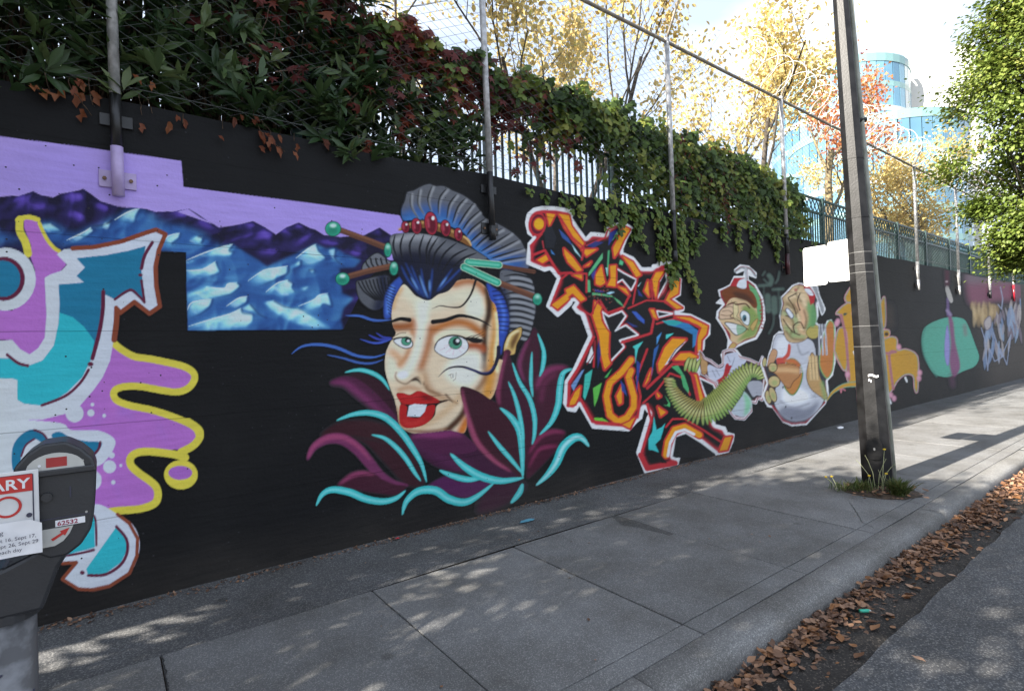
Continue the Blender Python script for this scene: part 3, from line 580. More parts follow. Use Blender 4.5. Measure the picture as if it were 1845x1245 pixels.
ORS = ('H 320 125 410 140 430 230 540 380 510 415 440 340 370 240', 'H 215 120 290 130 240 230', 'H 135 525 210 480 230 520 180 550', 'H 365 425 440 500 520 610 480 620 400 540 370 470', 'H 520 435 650 430 560 490', 'H 440 650 520 650 520 690', 'H 380 780 450 745 550 860 510 880 440 810 400 840', 'H 260 910 390 815 410 860 310 945',
       'H 640 650 690 575 720 720 680 745 640 730', 'H 765 575 815 570 810 750 740 745 770 680', 'H 885 235 935 260 880 350 835 450 800 500 790 420 840 320', 'H 870 490 960 540 1030 650 990 670 930 570', 'H 830 750 900 770 930 830', 'H 1060 790 1090 700 1100 840', 'H 1130 690 1160 630 1230 620 1180 700 1160 850 1140 780',
       'H 1320 690 1362 692 1352 812 1270 860 1385 935 1340 945 1240 880 1280 800', 'H 1110 950 1140 950 1170 1030 1140 1020', 'H 630 880 690 930 670 1000 700 1080 755 1150 750 1245 690 1245 680 1130 620 1020', 'H 540 580 600 540 580 570',
       'I 280 30 340 20 350 80 400 170 400 350 415 395 372 440 345 330 330 190', 'I 900 48 1010 52 1142 118 1132 176 1094 220 1090 300 1060 310 1070 200 1095 130 1000 75', 'I 880 210 980 215 900 300 830 400 780 460 770 400 820 280', 'I 890 370 940 320 1010 318 1072 345 960 372', 'I 1030 480 1058 480 1120 692 1080 700',
       'I 190 570 180 640 150 700 100 710 150 610', 'I 600 800 560 878 500 850', 'I 1270 950 1322 942 1290 1040 1230 1050', 'I 670 560 700 480 720 440 700 520', 'I 760 610 790 640 770 650', 'I 770 720 830 760 790 790', 'I 460 640 500 560 500 690 480 700')
for s in ORS: F(s, RD, curve=False, edge='#b8302f', ew=30)
for s in ORS: F(s, OR, curve=False)
for s, w_ in (('I 570 370 500 460 410 540 385 640 410 780 470 830 540 800 590 720 590 640 550 500 570 450', 66), ('I 830 1080 845 980 895 890 970 868 1080 930', 66)): S(s, w_, '#b6322c', curve=False); S(s, w_ - 24, OR, curve=False)
S('I 846 1085 862 990 905 910 970 890 1040 925', 20, WH, curve=False)
for s, w_ in (('H 100 480 200 440 320 640 430 635', 22), ('H 90 500 80 400 170 300', 20), ('H 230 110 170 110 90 160 70 240 100 310', 20), ('H 330 150 440 330 540 420 520 520', 18), ('H 560 400 720 330 745 260 850 220', 16), ('H 420 640 560 640 560 800', 16), ('H 250 920 340 690 400 640', 16), ('H 480 930 600 1000 660 870', 14),
           ('H 680 880 740 980 880 930 930 830', 18), ('H 920 940 1080 870 1250 880 1330 950', 14), ('H 1000 680 960 900', 14), ('H 1110 700 1130 860', 12), ('I 100 700 105 540 170 440 290 200', 22), ('I 190 660 280 830 480 850', 22), ('I 300 230 290 420', 14), ('I 500 240 690 180 720 170 740 60', 18), ('I 620 800 640 640 610 500 690 290', 16),
           ('I 690 580 880 400 960 400 1040 500 1080 700', 20), ('I 660 690 760 600 860 470 950 500 1010 630', 14), ('I 640 1080 690 1180 900 1140', 40), ('I 650 1060 720 820 690 700', 20), ('I 830 870 880 810 970 810 1120 900 1240 980', 14), ('I 760 100 900 60 1060 110 1090 130 1060 200 1060 310', 14)): S(s, w_, RD, curve=False)
for s, c in (('H 320 255 400 330 440 400 350 330', '#33508e'), ('H 430 380 520 510 460 450', '#a9d4dc'), ('H 560 400 640 360 710 370 620 420', '#2a3470'), ('H 755 290 850 240 790 340 750 400', '#2b3a86'), ('H 830 265 840 290 780 360', '#7fc4a0'), ('H 650 530 700 460 700 510 600 640 575 665 580 630', '#58a874'), ('H 745 440 760 440 745 660 735 660', '#4aa470'), ('H 725 590 740 590 740 660', '#a9d4dc'),
           ('H 570 690 590 700 595 800 572 800', '#58a874'), ('H 610 805 700 815 780 830 790 845 690 830 610 825', '#58a874'), ('H 790 840 850 880 890 935 830 890', '#58a874'), ('H 730 810 770 795 805 800 760 820', '#9fc8e6'), ('H 625 770 720 800 640 800', '#383a80'), ('H 950 965 990 970 1060 1040 1060 1075 1000 1030', '#3558b0'), ('H 900 1050 1010 1100 960 1100', '#2c3878'), ('H 1000 770 1050 840 1010 830', '#2c3878'), ('H 1000 750 1035 710 1010 750', '#a9d4dc'),
           ('H 850 520 880 540 870 570 840 560', '#4fae7c'), ('H 250 430 290 480 260 470', '#3e74b0'), ('H 600 650 650 580 620 700', '#3a3c86'),
           ('I 330 210 345 330 320 440 315 300', '#26306c'), ('I 800 78 880 70 1000 100 1070 150 1050 260 1030 280 1030 180 940 130 850 110', '#2f74a8'), ('I 800 78 880 68 960 90 900 115 850 108', '#2f9a9c'), ('I 580 270 660 230 620 290 600 400 600 290', '#4cc0b8'), ('I 760 200 800 160 760 260', '#4a8ec8'), ('I 830 180 890 170 830 215', '#4cc0b8'), ('I 740 290 780 250 745 370 720 500', '#2d5a98'), ('I 610 370 640 400 610 620', '#2a3f86'),
           ('I 225 480 280 440 260 560 225 670 210 640', '#3fb0a0'), ('I 285 580 350 540 320 660 295 720', '#5aae48'), ('I 370 500 430 430 390 500', '#4aa858'), ('I 290 800 350 800 400 830 300 820', '#6ab83c'), ('I 490 520 520 560 540 640 500 600', '#2a3f86'), ('I 870 420 920 410 970 490 1000 580 1000 620 960 570 940 480', '#48a068'), ('I 810 700 860 720 860 690 820 630 850 690 830 715', '#4fae68'), ('I 740 790 760 890 800 870 825 840 790 960 750 1000 790 1085 700 1035 700 960 730 900', '#3cb4b4'), ('I 120 560 200 450 220 440 140 600', '#6a8ab8'),
           ('I 235 385 275 265 290 340 265 395', WH), ('I 900 290 985 225 900 320 840 400 820 410', WH), ('I 700 1085 730 1130 760 1080 800 1140 840 1140 780 1060 720 1040 670 1080', BK), ('H 190 250 260 230 300 330 280 420 210 420', '#202228')): F(s, c, curve=False)
S('I 850 385 900 300 960 245', 8, '#26304c'); S('H 180 360 190 420', 10, '#a8323a')
E('H', 135, 215, 78, 105, RD, rot=0.15); E('H', 140, 215, 58, 85, '#5c1626', rot=0.15); E('H', 150, 213, 52, 60, '#b8322e'); E('H', 150, 213, 42, 48, '#d9a11e')
S('I 300 230 290 320 240 400', 9, '#7c1f2a')
# splash on the crossing of the strokes
rs = np.random.default_rng(5)
for i in range(70): E('H', 690 + rs.normal(0, 60), 850 + rs.normal(0, 55), 5, 4, ('#2a2022', '#8c6a5a', '#b84a48')[i % 3], alpha=.7)

# ---- 6 figure with a cap and ribbed arms
SEC(6)
SK = '#c9ae86'; GR = '#8c9a54'
HEAD = 'J 400 500 450 455 495 470 440 420 425 350 480 330 560 290 610 190 720 190 740 110 640 150 615 110 680 55 780 70 870 150 865 205 770 170 775 230 860 290 940 430 965 560 970 700 930 830 870 925 740 970 600 1040 640 1060 700 1140 540 1245 480 1200 455 1110 530 1040 540 930 500 830 400 680 410 600 480 520'
F(HEAD, WH, curve=False); S(HEAD + ' J 400 500', 14, WH, curve=False)
F('J 440 360 560 300 610 205 720 205 780 240 850 300 925 440 950 560 950 700 900 830 860 905 740 950 620 1010 555 930 510 830 420 680 430 600 500 520 450 430', '#8a2630', curve=False)
F('J 500 560 540 480 600 440 720 450 820 520 900 600 930 700 880 820 850 890 740 930 640 990 570 940 560 860 480 760 430 690 470 620', SK)
F('J 780 270 870 340 920 460 935 600 925 720 890 780 880 620 870 500 800 380', '#5f9c68', curve=False); F('J 700 560 800 540 880 620 900 740 860 880 720 930 640 960 720 860 780 760', '#7f9450', soft=14)
F('J 460 370 560 310 700 310 820 370 870 460 880 540 840 560 760 480 640 440 560 450 510 500 480 440', '#6e3a1c', curve=True); F('J 600 370 760 400 860 520 760 480 640 440', '#4a2a18', soft=12)
F('J 560 300 610 205 720 205 770 240 770 320 650 310', '#a3252c', curve=False); F('J 645 310 660 250 700 222 748 225 745 330', '#cdd2dc'); 
S('J 620 130 690 85 740 95 800 100 860 180', 26, '#8a8f90'); S('J 745 100 755 230', 26, '#a9acb0'); S('J 630 120 690 75 780 85 855 160', 7, '#8a2630'); S('J 765 110 770 225', 5, '#8a2630')
F('J 440 600 510 540 600 500 610 600 560 660 600 680 520 690 440 690', '#cdb092', edge='#3a2418', ew=9); S('J 470 600 540 590 590 620', 7, '#4a3020'); S('J 450 640 520 650 580 640', 8, '#6a4a34'); S('J 490 560 560 540 600 560', 7, '#4a3020'); F('J 600 510 640 500 660 600 640 660 690 700 610 690', '#cdbf90', edge='#4a3a20', ew=5)
F('J 680 640 720 590 790 640 780 760 720 740', '#d0d8dc', edge='#2a3a3a', ew=8); E('J', 730, 680, 26, 40, '#3f6c78'); E('J', 738, 690, 14, 22, '#14181a')
F('J 500 735 600 740 740 790 740 830 650 880 600 860 540 790', '#dfe4e8', edge='#2a1a14', ew=11); F('J 640 760 740 790 740 830 655 880', '#6fa070', alpha=.8)
S('J 560 690 640 690 720 770 780 820', 9, '#5a3a20'); S('J 540 520 600 500 640 520 740 510 790 560', 16, '#4a1f18'); F('J 800 780 870 690 890 700 860 780 830 830', '#b79a5c', edge='#5a4020', ew=5)
for k in range(9): S('J %d %d %d %d' % (915 + k % 3 * 8, 470 + k * 40, 960, 455 + k * 44), 18, '#8a3028', taper=2)
F('J 540 1040 590 970 640 1000 570 1060', '#b79a5c', edge='#8a2630', ew=8)
# shirt, arms
BODY = 'K 380 210 400 230 430 280 500 310 590 380 640 350 640 210 700 190 760 190 830 270 940 300 1050 350 1080 270 1120 320 1120 420 1100 640 1080 760 1030 730 1010 790 950 770 960 880 880 970 780 960 730 900 560 560 480 520 440 480 400 460'
F(BODY, WH, curve=False); S(BODY + ' K 380 210', 24, WH, curve=False); S(BODY + ' K 380 210', 10, '#8a2630', curve=False); INSET(2, '#8a2630', P(BODY)); INSET(3, '#2a2b2e', P(BODY))
F('K 380 215 420 290 470 340 460 450 400 450', '#b08a5c', edge='#5a3420', ew=8); F('K 475 360 590 400 650 370 660 260 720 230 800 220 830 290 900 320 760 450 620 560 540 530 480 490', '#b9bdcc'); S('K 690 360 700 430 600 560', 34, '#a3252c', curve=False, taper=0); F('K 670 360 740 370 700 470 640 560 560 540 640 490', '#a3252c', curve=False)
for a in ('520 420 560 500', '560 410 600 480', '770 280 740 380', '690 260 720 330'): S('K ' + a, 8, '#7d8296', soft=3)
F('K 740 880 860 700 880 660 960 760 950 870 880 940 800 930', '#a9b4bc'); F('K 870 670 950 760 940 860 880 930 890 800', '#7fb894', soft=12); F('K 910 580 970 540 1080 560 1070 700 1020 700 980 720 940 660', '#9c9ea8')
for s_ in (((1090, 500), (1060, 460), (1010, 430), (950, 425), (890, 455), (830, 510), (760, 590), (690, 690), (610, 780), (510, 850), (400, 890), (300, 870), (200, 800), (120, 710), (60, 610), (40, 530)), ((360, 370), (320, 360), (280, 360), (240, 350))):
    sp = spline(np.array(s_, float), False, 8); dd = np.r_[0, np.cumsum(np.hypot(*np.diff(sp, axis=0).T))]
    nr = int(dd[-1] / 33); long = nr > 10
    hull = ' '.join('%.0f %.0f' % tuple(q) for q in sp[::4])
    for k in range(nr + 1):
        t = dd[-1] * k / nr; j = min(np.searchsorted(dd, t), len(sp) - 2); j = max(j, 1)
        q = np.array([np.interp(t, dd, sp[:, 0]), np.interp(t, dd, sp[:, 1])]); tv = sp[j + 1] - sp[j - 1]; tv /= np.linalg.norm(tv)
        nv = np.array([-tv[1], tv[0]]); u = k / nr; hw = (62 + 95 * math.sin(math.pi * min(max(u * 1.05, 0), 1)) ** 1.2 * (1 if u < .8 else .9)) if long else 80
        lean = tv * (26 if long else 6)
        a, b = q + nv * hw - lean, q - nv * hw + lean
        mid = q + tv * 8
        st = 'K %.1f %.1f %.1f %.1f %.1f %.1f' % (*a, *mid, *b)
        dk = 0.5 + 0.5 * math.sin(u * 9)
        S(st, 54, '#23250f', taper=1); S(st, 34, '#8f9a4c' if not (long and u > .6) else '#94854a', taper=1)
        S('K %.1f %.1f %.1f %.1f' % (*(q + nv * hw * .75 + tv * 6), *(q - nv * hw * .55 + tv * 6)), 14, '#d3d89a', soft=4, taper=1, alpha=.9)
        lo = b if b[1] > a[1] else a
        S('K %.1f %.1f %.1f %.1f' % (*(q + (lo - q) * .35), *lo), 22, '#7fae62', soft=5, taper=1, alpha=.7)
F('K 1080 410 1120 400 1140 480 1130 640 1090 660 1110 540', '#6a4428')

# ---- 7 figure in a white shirt with bread and cutlery
SEC(7)
B2 = 'L 90 740 110 640 130 590 150 500 190 465 230 470 205 430 195 340 215 250 205 200 250 155 290 110 340 90 420 110 470 150 510 210 545 290 520 335 480 220 490 340 470 390 500 420 505 520 540 460 560 385 590 375 620 430 620 700 600 800 560 840 570 960 545 1020 400 1180 290 1190 220 1160 140 1050 100 1040 60 960 95 860 50 720 60 665 85 690'
F(B2, WH, curve=False); S(B2 + ' L 90 740', 10, WH, curve=False); INSET(2, '#7a2730', P(B2)); INSET(3, '#34353a', P(B2))
S('L 140 1040 220 1150 290 1175 395 1165 540 1010', 16, '#8a2630', curve=False); S('L 205 330 222 250 215 205 260 160 300 118 345 100 420 118', 9, '#8a2630', curve=False)
F('L 135 600 160 500 200 480 260 500 420 520 470 600 480 800 540 960 490 1070 390 1145 270 1150 190 1085 150 1000 175 800 170 700', '#b4b7c0', edge='#2c2226', ew=4); S('L 190 640 230 560 250 520', 10, '#6c6e78', soft=4); S('L 330 560 360 640 420 620', 8, '#6c6e78', soft=3); S('L 300 900 380 960 470 960', 10, '#83858f', soft=5); S('L 200 1000 300 1050 420 1020', 12, '#83858f', soft=6); F('L 180 1080 260 1040 400 1060 500 1000 440 1120 330 1160 240 1140', '#7c7f8c', soft=14); F('L 180 520 260 520 240 650 160 640', '#d0d3da', soft=10); F('L 230 900 360 900 440 980 300 1030 220 1000', '#dde0e6', soft=16)
F('L 215 430 200 340 225 250 215 205 260 160 300 115 350 105 420 130 450 200 460 330 450 430 400 520 320 550 250 530', '#b39a74', edge='#4a2a20', ew=4)
CLIP('L 215 430 200 340 225 250 215 205 260 160 300 115 350 105 420 130 450 200 460 330 450 430 400 520 320 550 250 530')
for a, c, w_ in (('260 200 320 180 370 210', '#d6bf9a', 40), ('230 320 300 350 330 430 290 500', '#9aa87a', 36), ('420 260 440 360 420 460', '#6f9a62', 50), ('330 260 380 330 370 400', '#d0a884', 44), ('240 430 300 490 380 500', '#8fa06c', 30), ('250 250 300 290', '#7a6a48', 26), ('300 130 370 140 400 200', '#cbb088', 30), ('370 180 390 260', '#d2bc98', 30), ('340 430 380 470', '#c4a47c', 40)): S('L ' + a, w_, c, soft=9)
for a in ('225 300 260 330 300 400 280 480', '340 120 320 170 360 230', '380 300 400 380 380 460', '240 460 300 520 380 525', '300 250 330 300 320 350'): S('L ' + a, 12, '#5c4628', soft=4, alpha=.8)
for a in ('250 270 290 300', '235 390 290 440', '330 330 350 380', '290 150 350 150', '350 440 380 450'): S('L ' + a, 10, '#e2cfa8', soft=4, alpha=.9)
for a in ('260 210 300 270 320 330', '240 340 290 360', '220 370 270 440 300 470 350 490', '350 170 330 230 350 300', '310 470 300 420 350 390 380 440', '260 200 320 170'): S('L ' + a, 9, '#3a2618', soft=1)
CLIP()
F('L 240 300 260 285 300 340 280 360', '#cfd4e6', edge='#2a2a4a', ew=6); E('L', 318, 142, 14, 12, '#a86a5c')
F('L 375 115 420 105 470 180 460 240 430 260 420 200', '#a3252c', curve=False); F('L 385 135 425 135 455 180 420 180', '#cdd2dc'); F('L 440 110 480 110 500 180 540 290 520 330 500 270 480 200', '#8d9094', edge='#d9dde4', ew=6)
F('L 400 460 440 420 490 420 490 500 450 520 410 500', '#a89a54', edge='#5a4a24', ew=4); F('L 440 260 470 280 480 380 440 430', '#5f8f5c', soft=5)
F('L 260 560 280 580 270 650 240 680 230 720 180 720 170 670 220 660 250 620', '#b8483c', curve=True)
F('L 100 735 110 660 140 600 175 620 150 700', '#b78c68', edge='#4a2a20', ew=4); F('L 540 470 570 390 595 385 615 440 610 700 590 790 550 820 500 700', '#b0703a', edge='#6fa062', ew=8)
for dx in (0, 22, 44): S('L %d 410 %d 640' % (500 + dx, 500 + dx * 1.3), 14, '#b9bcc4'); S('L %d 410 %d 640' % (500 + dx, 500 + dx * 1.3), 4, '#70747c')
F('L 235 900 230 840 250 700 300 675 350 720 370 800 340 900 290 955', '#b0763e', edge='#4f7a3c', ew=10); F('L 150 730 220 710 300 720 345 740 350 800 300 850 270 900 230 880 160 790 110 770', '#a8774c', edge='#4a2a20', ew=5); S('L 170 760 250 760 330 770', 34, '#caa274', soft=10); S('L 240 690 300 690 340 720', 26, '#b8643a', soft=4)
for k in range(4): S('L %d %d %d %d' % (350, 740 + 14 * k, 440, 690 + 14 * k), 5, '#c6cad2')
F('L 400 800 430 650 450 630 480 690 500 800 560 940 550 990 500 960 430 900', '#ad8a5a', edge='#4a3420', ew=5); 
for x in (425, 450, 475): S('L %d 660 %d 830' % (x, x + 12), 20, '#cdb284', soft=3); S('L %d 660 %d 830' % (x + 11, x + 22), 4, '#5a4228')
S('L 520 860 545 980', 30, '#6f9a62', soft=10, alpha=.7)
for x, y, a, b, r in ((75, 700, 16, 36, .1), (140, 740, 34, 36, 0), (150, 850, 46, 44, .3), (105, 970, 24, 52, -.2), (140, 950, 26, 60, -.3)): E('L', x, y, a, b, '#b8a676', rot=r, edge='#3a2418', ew=6); E('L', x + 4, y + 10, a * .5, b * .5, '#93a068', soft=6, rot=r, alpha=.8)
for x, y in ((218, 895), (240, 1045), (285, 1132)): E('L', x, y, 6, 10, '#3a3c44')
# faded pale green drum kit sketch
SEC(8)
for s, w_ in (('L 60 30 80 0', 10), ('L 110 30 130 60 120 100', 34), ('L 70 60 100 90', 10), ('L 190 0 180 60 160 90', 10), ('L 70 110 70 200', 6), ('L 185 130 185 210', 6), ('L 30 110 100 105', 20), ('L 140 140 220 135', 20), ('L 100 190 105 300', 44), ('L 150 210 155 310', 46), ('L 200 200 200 330', 20), ('L 80 300 140 300 145 400 110 480', 9)): S(s, w_, '#54695f', soft=5, alpha=0.75)

# ---- 9 ochre letters
SEC(9)
OC = '#b78a2e'; PK = '#c08a94'; TL = '#5f9a88'
for s in ('M 370 640 420 590 470 580 500 700 500 1040 440 1050 430 800 400 660', 'M 360 870 385 740 430 760 435 950 415 990', 'M 425 540 460 480 480 480 480 560 440 570', 'M 615 660 660 550 672 560 672 720 620 740', 'M 640 760 690 745 700 770 670 800 640 860', 'M 640 830 700 790 745 800 750 870 800 865 860 890 880 950 875 1120 860 1110 850 1030 800 1020 750 1060 720 1110 660 1165 650 1000'):
    F(s, OC, edge=PK, ew=14); F(s, OC); S(s + ' ' + ' '.join(s.split()[1:3]), 4, TL)
for s, w_ in (('M 310 1185 350 1130 420 1090 510 1080', 38),): S(s, w_, TL, taper=3); S(s, w_ - 12, OC, taper=3)
for s in ('M 400 650 430 800 450 1050', 'M 690 890 740 880 700 900 725 1110', 'M 500 1090 510 1200', 'M 640 880 690 890'): S(s, 16, '#a06a70', soft=2)
for x, y in ((380, 690), (480, 640), (440, 1020), (760, 850), (890, 1010), (710, 1150), (730, 1170), (885, 1045), (372, 705)): E('M', x, y, 14, 18, '#c990a4', soft=3); 
for x, y in ((487, 650), (800, 1040), (700, 1175), (480, 880)): S('M %d %d %d %d' % (x, y, x + 10, y + 25), 12, '#d8dce0', soft=2)
E('M', 683, 770, 16, 14, '#3a3026', edge=OC, ew=6); F('M 415 640 440 640 420 655', '#2e4a44'); S('M 395 1110 400 1135 M 405 1110 425 1120', 8, '#b8707c', soft=2)
S('M 700 600 710 720', 40, '#4c4038', soft=20, alpha=.6)

# ---- 10 turquoise disc with a tall violet pin
SEC(10)
F('N 100 700 120 590 200 530 330 490 450 500 500 560 560 720 595 830 560 910 470 950 380 990 300 1005 200 970 130 840', '#4f9a86'); S('N 230 1000 130 840 105 690 130 580', 12, '#3c7a6c', soft=5)
F('N 330 480 370 520 390 700 430 880 420 960 370 1000 340 880 350 700', '#7a3f68', soft=4); S('N 360 990 370 1080', 40, '#5c3a50', soft=12, alpha=.6); F('N 300 700 320 560 340 700 335 880 318 900 300 820', '#8a80bc', edge='#6a5ca0', ew=4)
S('N 325 330 328 470', 20, '#6a5480', soft=3); F('N 305 240 325 215 360 300 370 350 350 365 320 310', '#a8a49e'); S('N 318 80 320 210', 34, '#4a1c2c', soft=8); E('N', 316, 182, 12, 10, '#a08c90'); S('N 320 430 350 470', 24, '#8c7c9c', soft=4); S('N 470 560 480 640', 30, '#6c7470', soft=10)
CLIP('N 100 700 120 590 200 530 330 490 450 500 500 560 560 720 595 830 560 910 470 950 380 990 300 1005 200 970 130 840')
for k in range(26):
    y = 520 + k * 19; S('N 110 %d 580 %d' % (y, y - 20), 3, '#6cab9a', alpha=.35, curve=False)

CLIP()
# ---- 11 pink haze, sandy scratches and icy letters
SEC(11)
F('N 490 110 600 150 740 165 880 180 960 190 960 330 740 350 560 390 500 330', '#7c4a5c', soft=26, alpha=.9); F('N 490 110 660 120 880 140 960 150 960 200 700 190 500 200', '#6a6468', soft=24, alpha=.7)
ri = np.random.default_rng(9)
for k in range(60):
    x = 520 + ri.uniform(0, 240); y = 340 + ri.uniform(0, 120); S('N %f %f %f %f' % (x, y, x + ri.uniform(-14, 14), y + ri.uniform(60, 150)), ri.uniform(10, 26), ('#a88e62', '#8c7450', '#b8a078')[k % 3], soft=3, taper=1, alpha=.7)
for k in range(70):
    x = 640 + ri.uniform(0, 320); u = (x - 640) / 320; y = 480 - u * 200 + ri.uniform(0, 330); S('N %f %f %f %f' % (x, y, x + ri.uniform(-30, 40), y + ri.uniform(80, 190)), ri.uniform(14, 34), ('#8f888a', '#6c7f9c', '#a59c98', '#71656e', '#8093ab')[k % 5], soft=2, taper=1, alpha=.85)
for s in ('N 615 580 650 700 670 950 685 760 730 870 800 830 760 740', 'N 780 230 800 330 790 420 760 380', 'N 720 620 790 830 870 640 835 900 780 760'): S(s, 8, '#8b93a8', curve=False)
F('N 640 530 690 480 700 560 660 600', '#a39a98', edge='#6c6470', ew=8)

# ------------------------------------------------------------------ lay the paint on the wall plane
WALL_LIGHT_X = [0, 200, 500, 800, 1200, 1600, 1845]     # how bright white paint reads along the canvas
WALL_LIGHT_V = [0.56, 0.60, 0.64, 0.68, 0.68, 0.70, 0.72]
gain = (1.0 / np.interp(np.arange(CW) - PADX, WALL_LIGHT_X, WALL_LIGHT_V)).astype(np.float32)
ALB = np.clip(CANVAS * gain[None, :, None] * 0.82, 0.004, 0.82)
BLACK_ALB = (0.0068, 0.0068, 0.0076)
ALB = np.where((IDS == 0)[..., None], np.array(BLACK_ALB, np.float32), ALB)
def sample(px, py):
    x = np.clip(px + PADX, 0, CW - 1.001); y = np.clip(py, 0, CH - 1.001)
    x0 = x.astype(int); y0 = y.astype(int); fx = (x - x0)[..., None]; fy = (y - y0)[..., None]
    return (ALB[y0, x0] * (1 - fx) + ALB[y0, x0 + 1] * fx) * (1 - fy) + (ALB[y0 + 1, x0] * (1 - fx) + ALB[y0 + 1, x0 + 1] * fx) * fy
def wall_px(x, z, y=WALL_Y):
    p = x[..., None] * AX + y * AY + (z[..., None] - CAM_H) * AZ
    return IMG_C[0] + FPX * p[..., 0] / p[..., 2], IMG_C[1] + FPX * p[..., 1] / p[..., 2]
MURAL = {}
def lay_paint():
    blocks = []; xs_px = np.arange(-PADX + 4, 1844, 1.45)
    xs = np.array([at_y(q, 640, WALL_Y)[0] for q in xs_px])
    for a, b, dz in ((-9, 4.0, 0.0068), (4.0, 8.6, 0.010), (8.6, 40, 0.017)):
        u = xs[(xs >= a - 1e-6) & (xs <= b)]
        if b < 30: u = np.r_[u, b]
        if a > 0: u = np.r_[a, u]
        z = np.arange(0.0, 3.28, dz); blocks.append((u, z))
    acc = {}
    for u, z in blocks:
        U, Zz = np.meshgrid(u, z); px, py = wall_px(U, Zz)
        px_ = px; inside = (px > -PADX) & (px < CW - PADX - 1) & (py > 0) & (py < CH - 1)
        col = sample(px, py); idv = np.where(inside, IDS[np.clip(py.round().astype(int), 0, CH - 1), np.clip((px + PADX).round().astype(int), 0, CW - 1)], 0)
        fid = np.maximum(np.maximum(idv[:-1, :-1], idv[1:, :-1]), np.maximum(idv[:-1, 1:], idv[1:, 1:]))
        nx = len(u); V = np.stack([U, np.zeros_like(U), Zz], -1).reshape(-1, 3); col = col.reshape(-1, 3)
        jj, ii = np.nonzero(fid); base = jj * nx + ii; f4 = np.stack([base, base + 1, base + nx + 1, base + nx], 1); ids = fid[jj, ii]
        for k in np.unique(ids):
            f = f4[ids == k]; used, inv = np.unique(f, return_inverse=True)
            acc.setdefault(int(k), []).append((V[used], col[used], inv.reshape(-1, 4)))
    for k, lst in acc.items():
        off = 0; Vs, Cs, Fs = [], [], []
        for v, c, f in lst: Vs.append(v); Cs.append(c); Fs.append(f + off); off += len(v)
        MURAL[k] = (np.concatenate(Vs), np.concatenate(Cs), np.concatenate(Fs))
lay_paint()
# ------------------------------------------------------------------ materials of the setting
M_CONC = ground_mat('pavement_concrete', (0.178, 0.178, 0.177), (0.128, 0.128, 0.129), (0.275, 0.27, 0.262), 110, 0.12, stain=0.62)
M_KERB = ground_mat('kerb_concrete', (0.225, 0.222, 0.215), (0.15, 0.15, 0.15), (0.34, 0.335, 0.325), 105, 0.13, stain=0.62, bump=0.5)
M_STRIP = ground_mat('pavement_asphalt', (0.12, 0.121, 0.125), (0.078, 0.079, 0.082), (0.21, 0.208, 0.205), 85, 0.16, stain=0.65, bump=0.7)
M_ROAD = ground_mat('road_asphalt', (0.10, 0.102, 0.108), (0.062, 0.063, 0.066), (0.20, 0.197, 0.193), 75, 0.15, stain=0.7, bump=0.8)
M_GUT = ground_mat('gutter_dirt', (0.045, 0.040, 0.036), (0.022, 0.020, 0.018), (0.12, 0.10, 0.085), 70, 0.08, stain=0.5, bump=0.8)
M_SOIL = noise_mat('soil', (0.028, 0.02, 0.014), (0.075, 0.05, 0.032), scale=30, rough=0.95, bump=0.8, bscale=90)
M_EARTH = noise_mat('earth_ground', (0.06, 0.06, 0.045), (0.11, 0.10, 0.075), scale=3, rough=0.95)

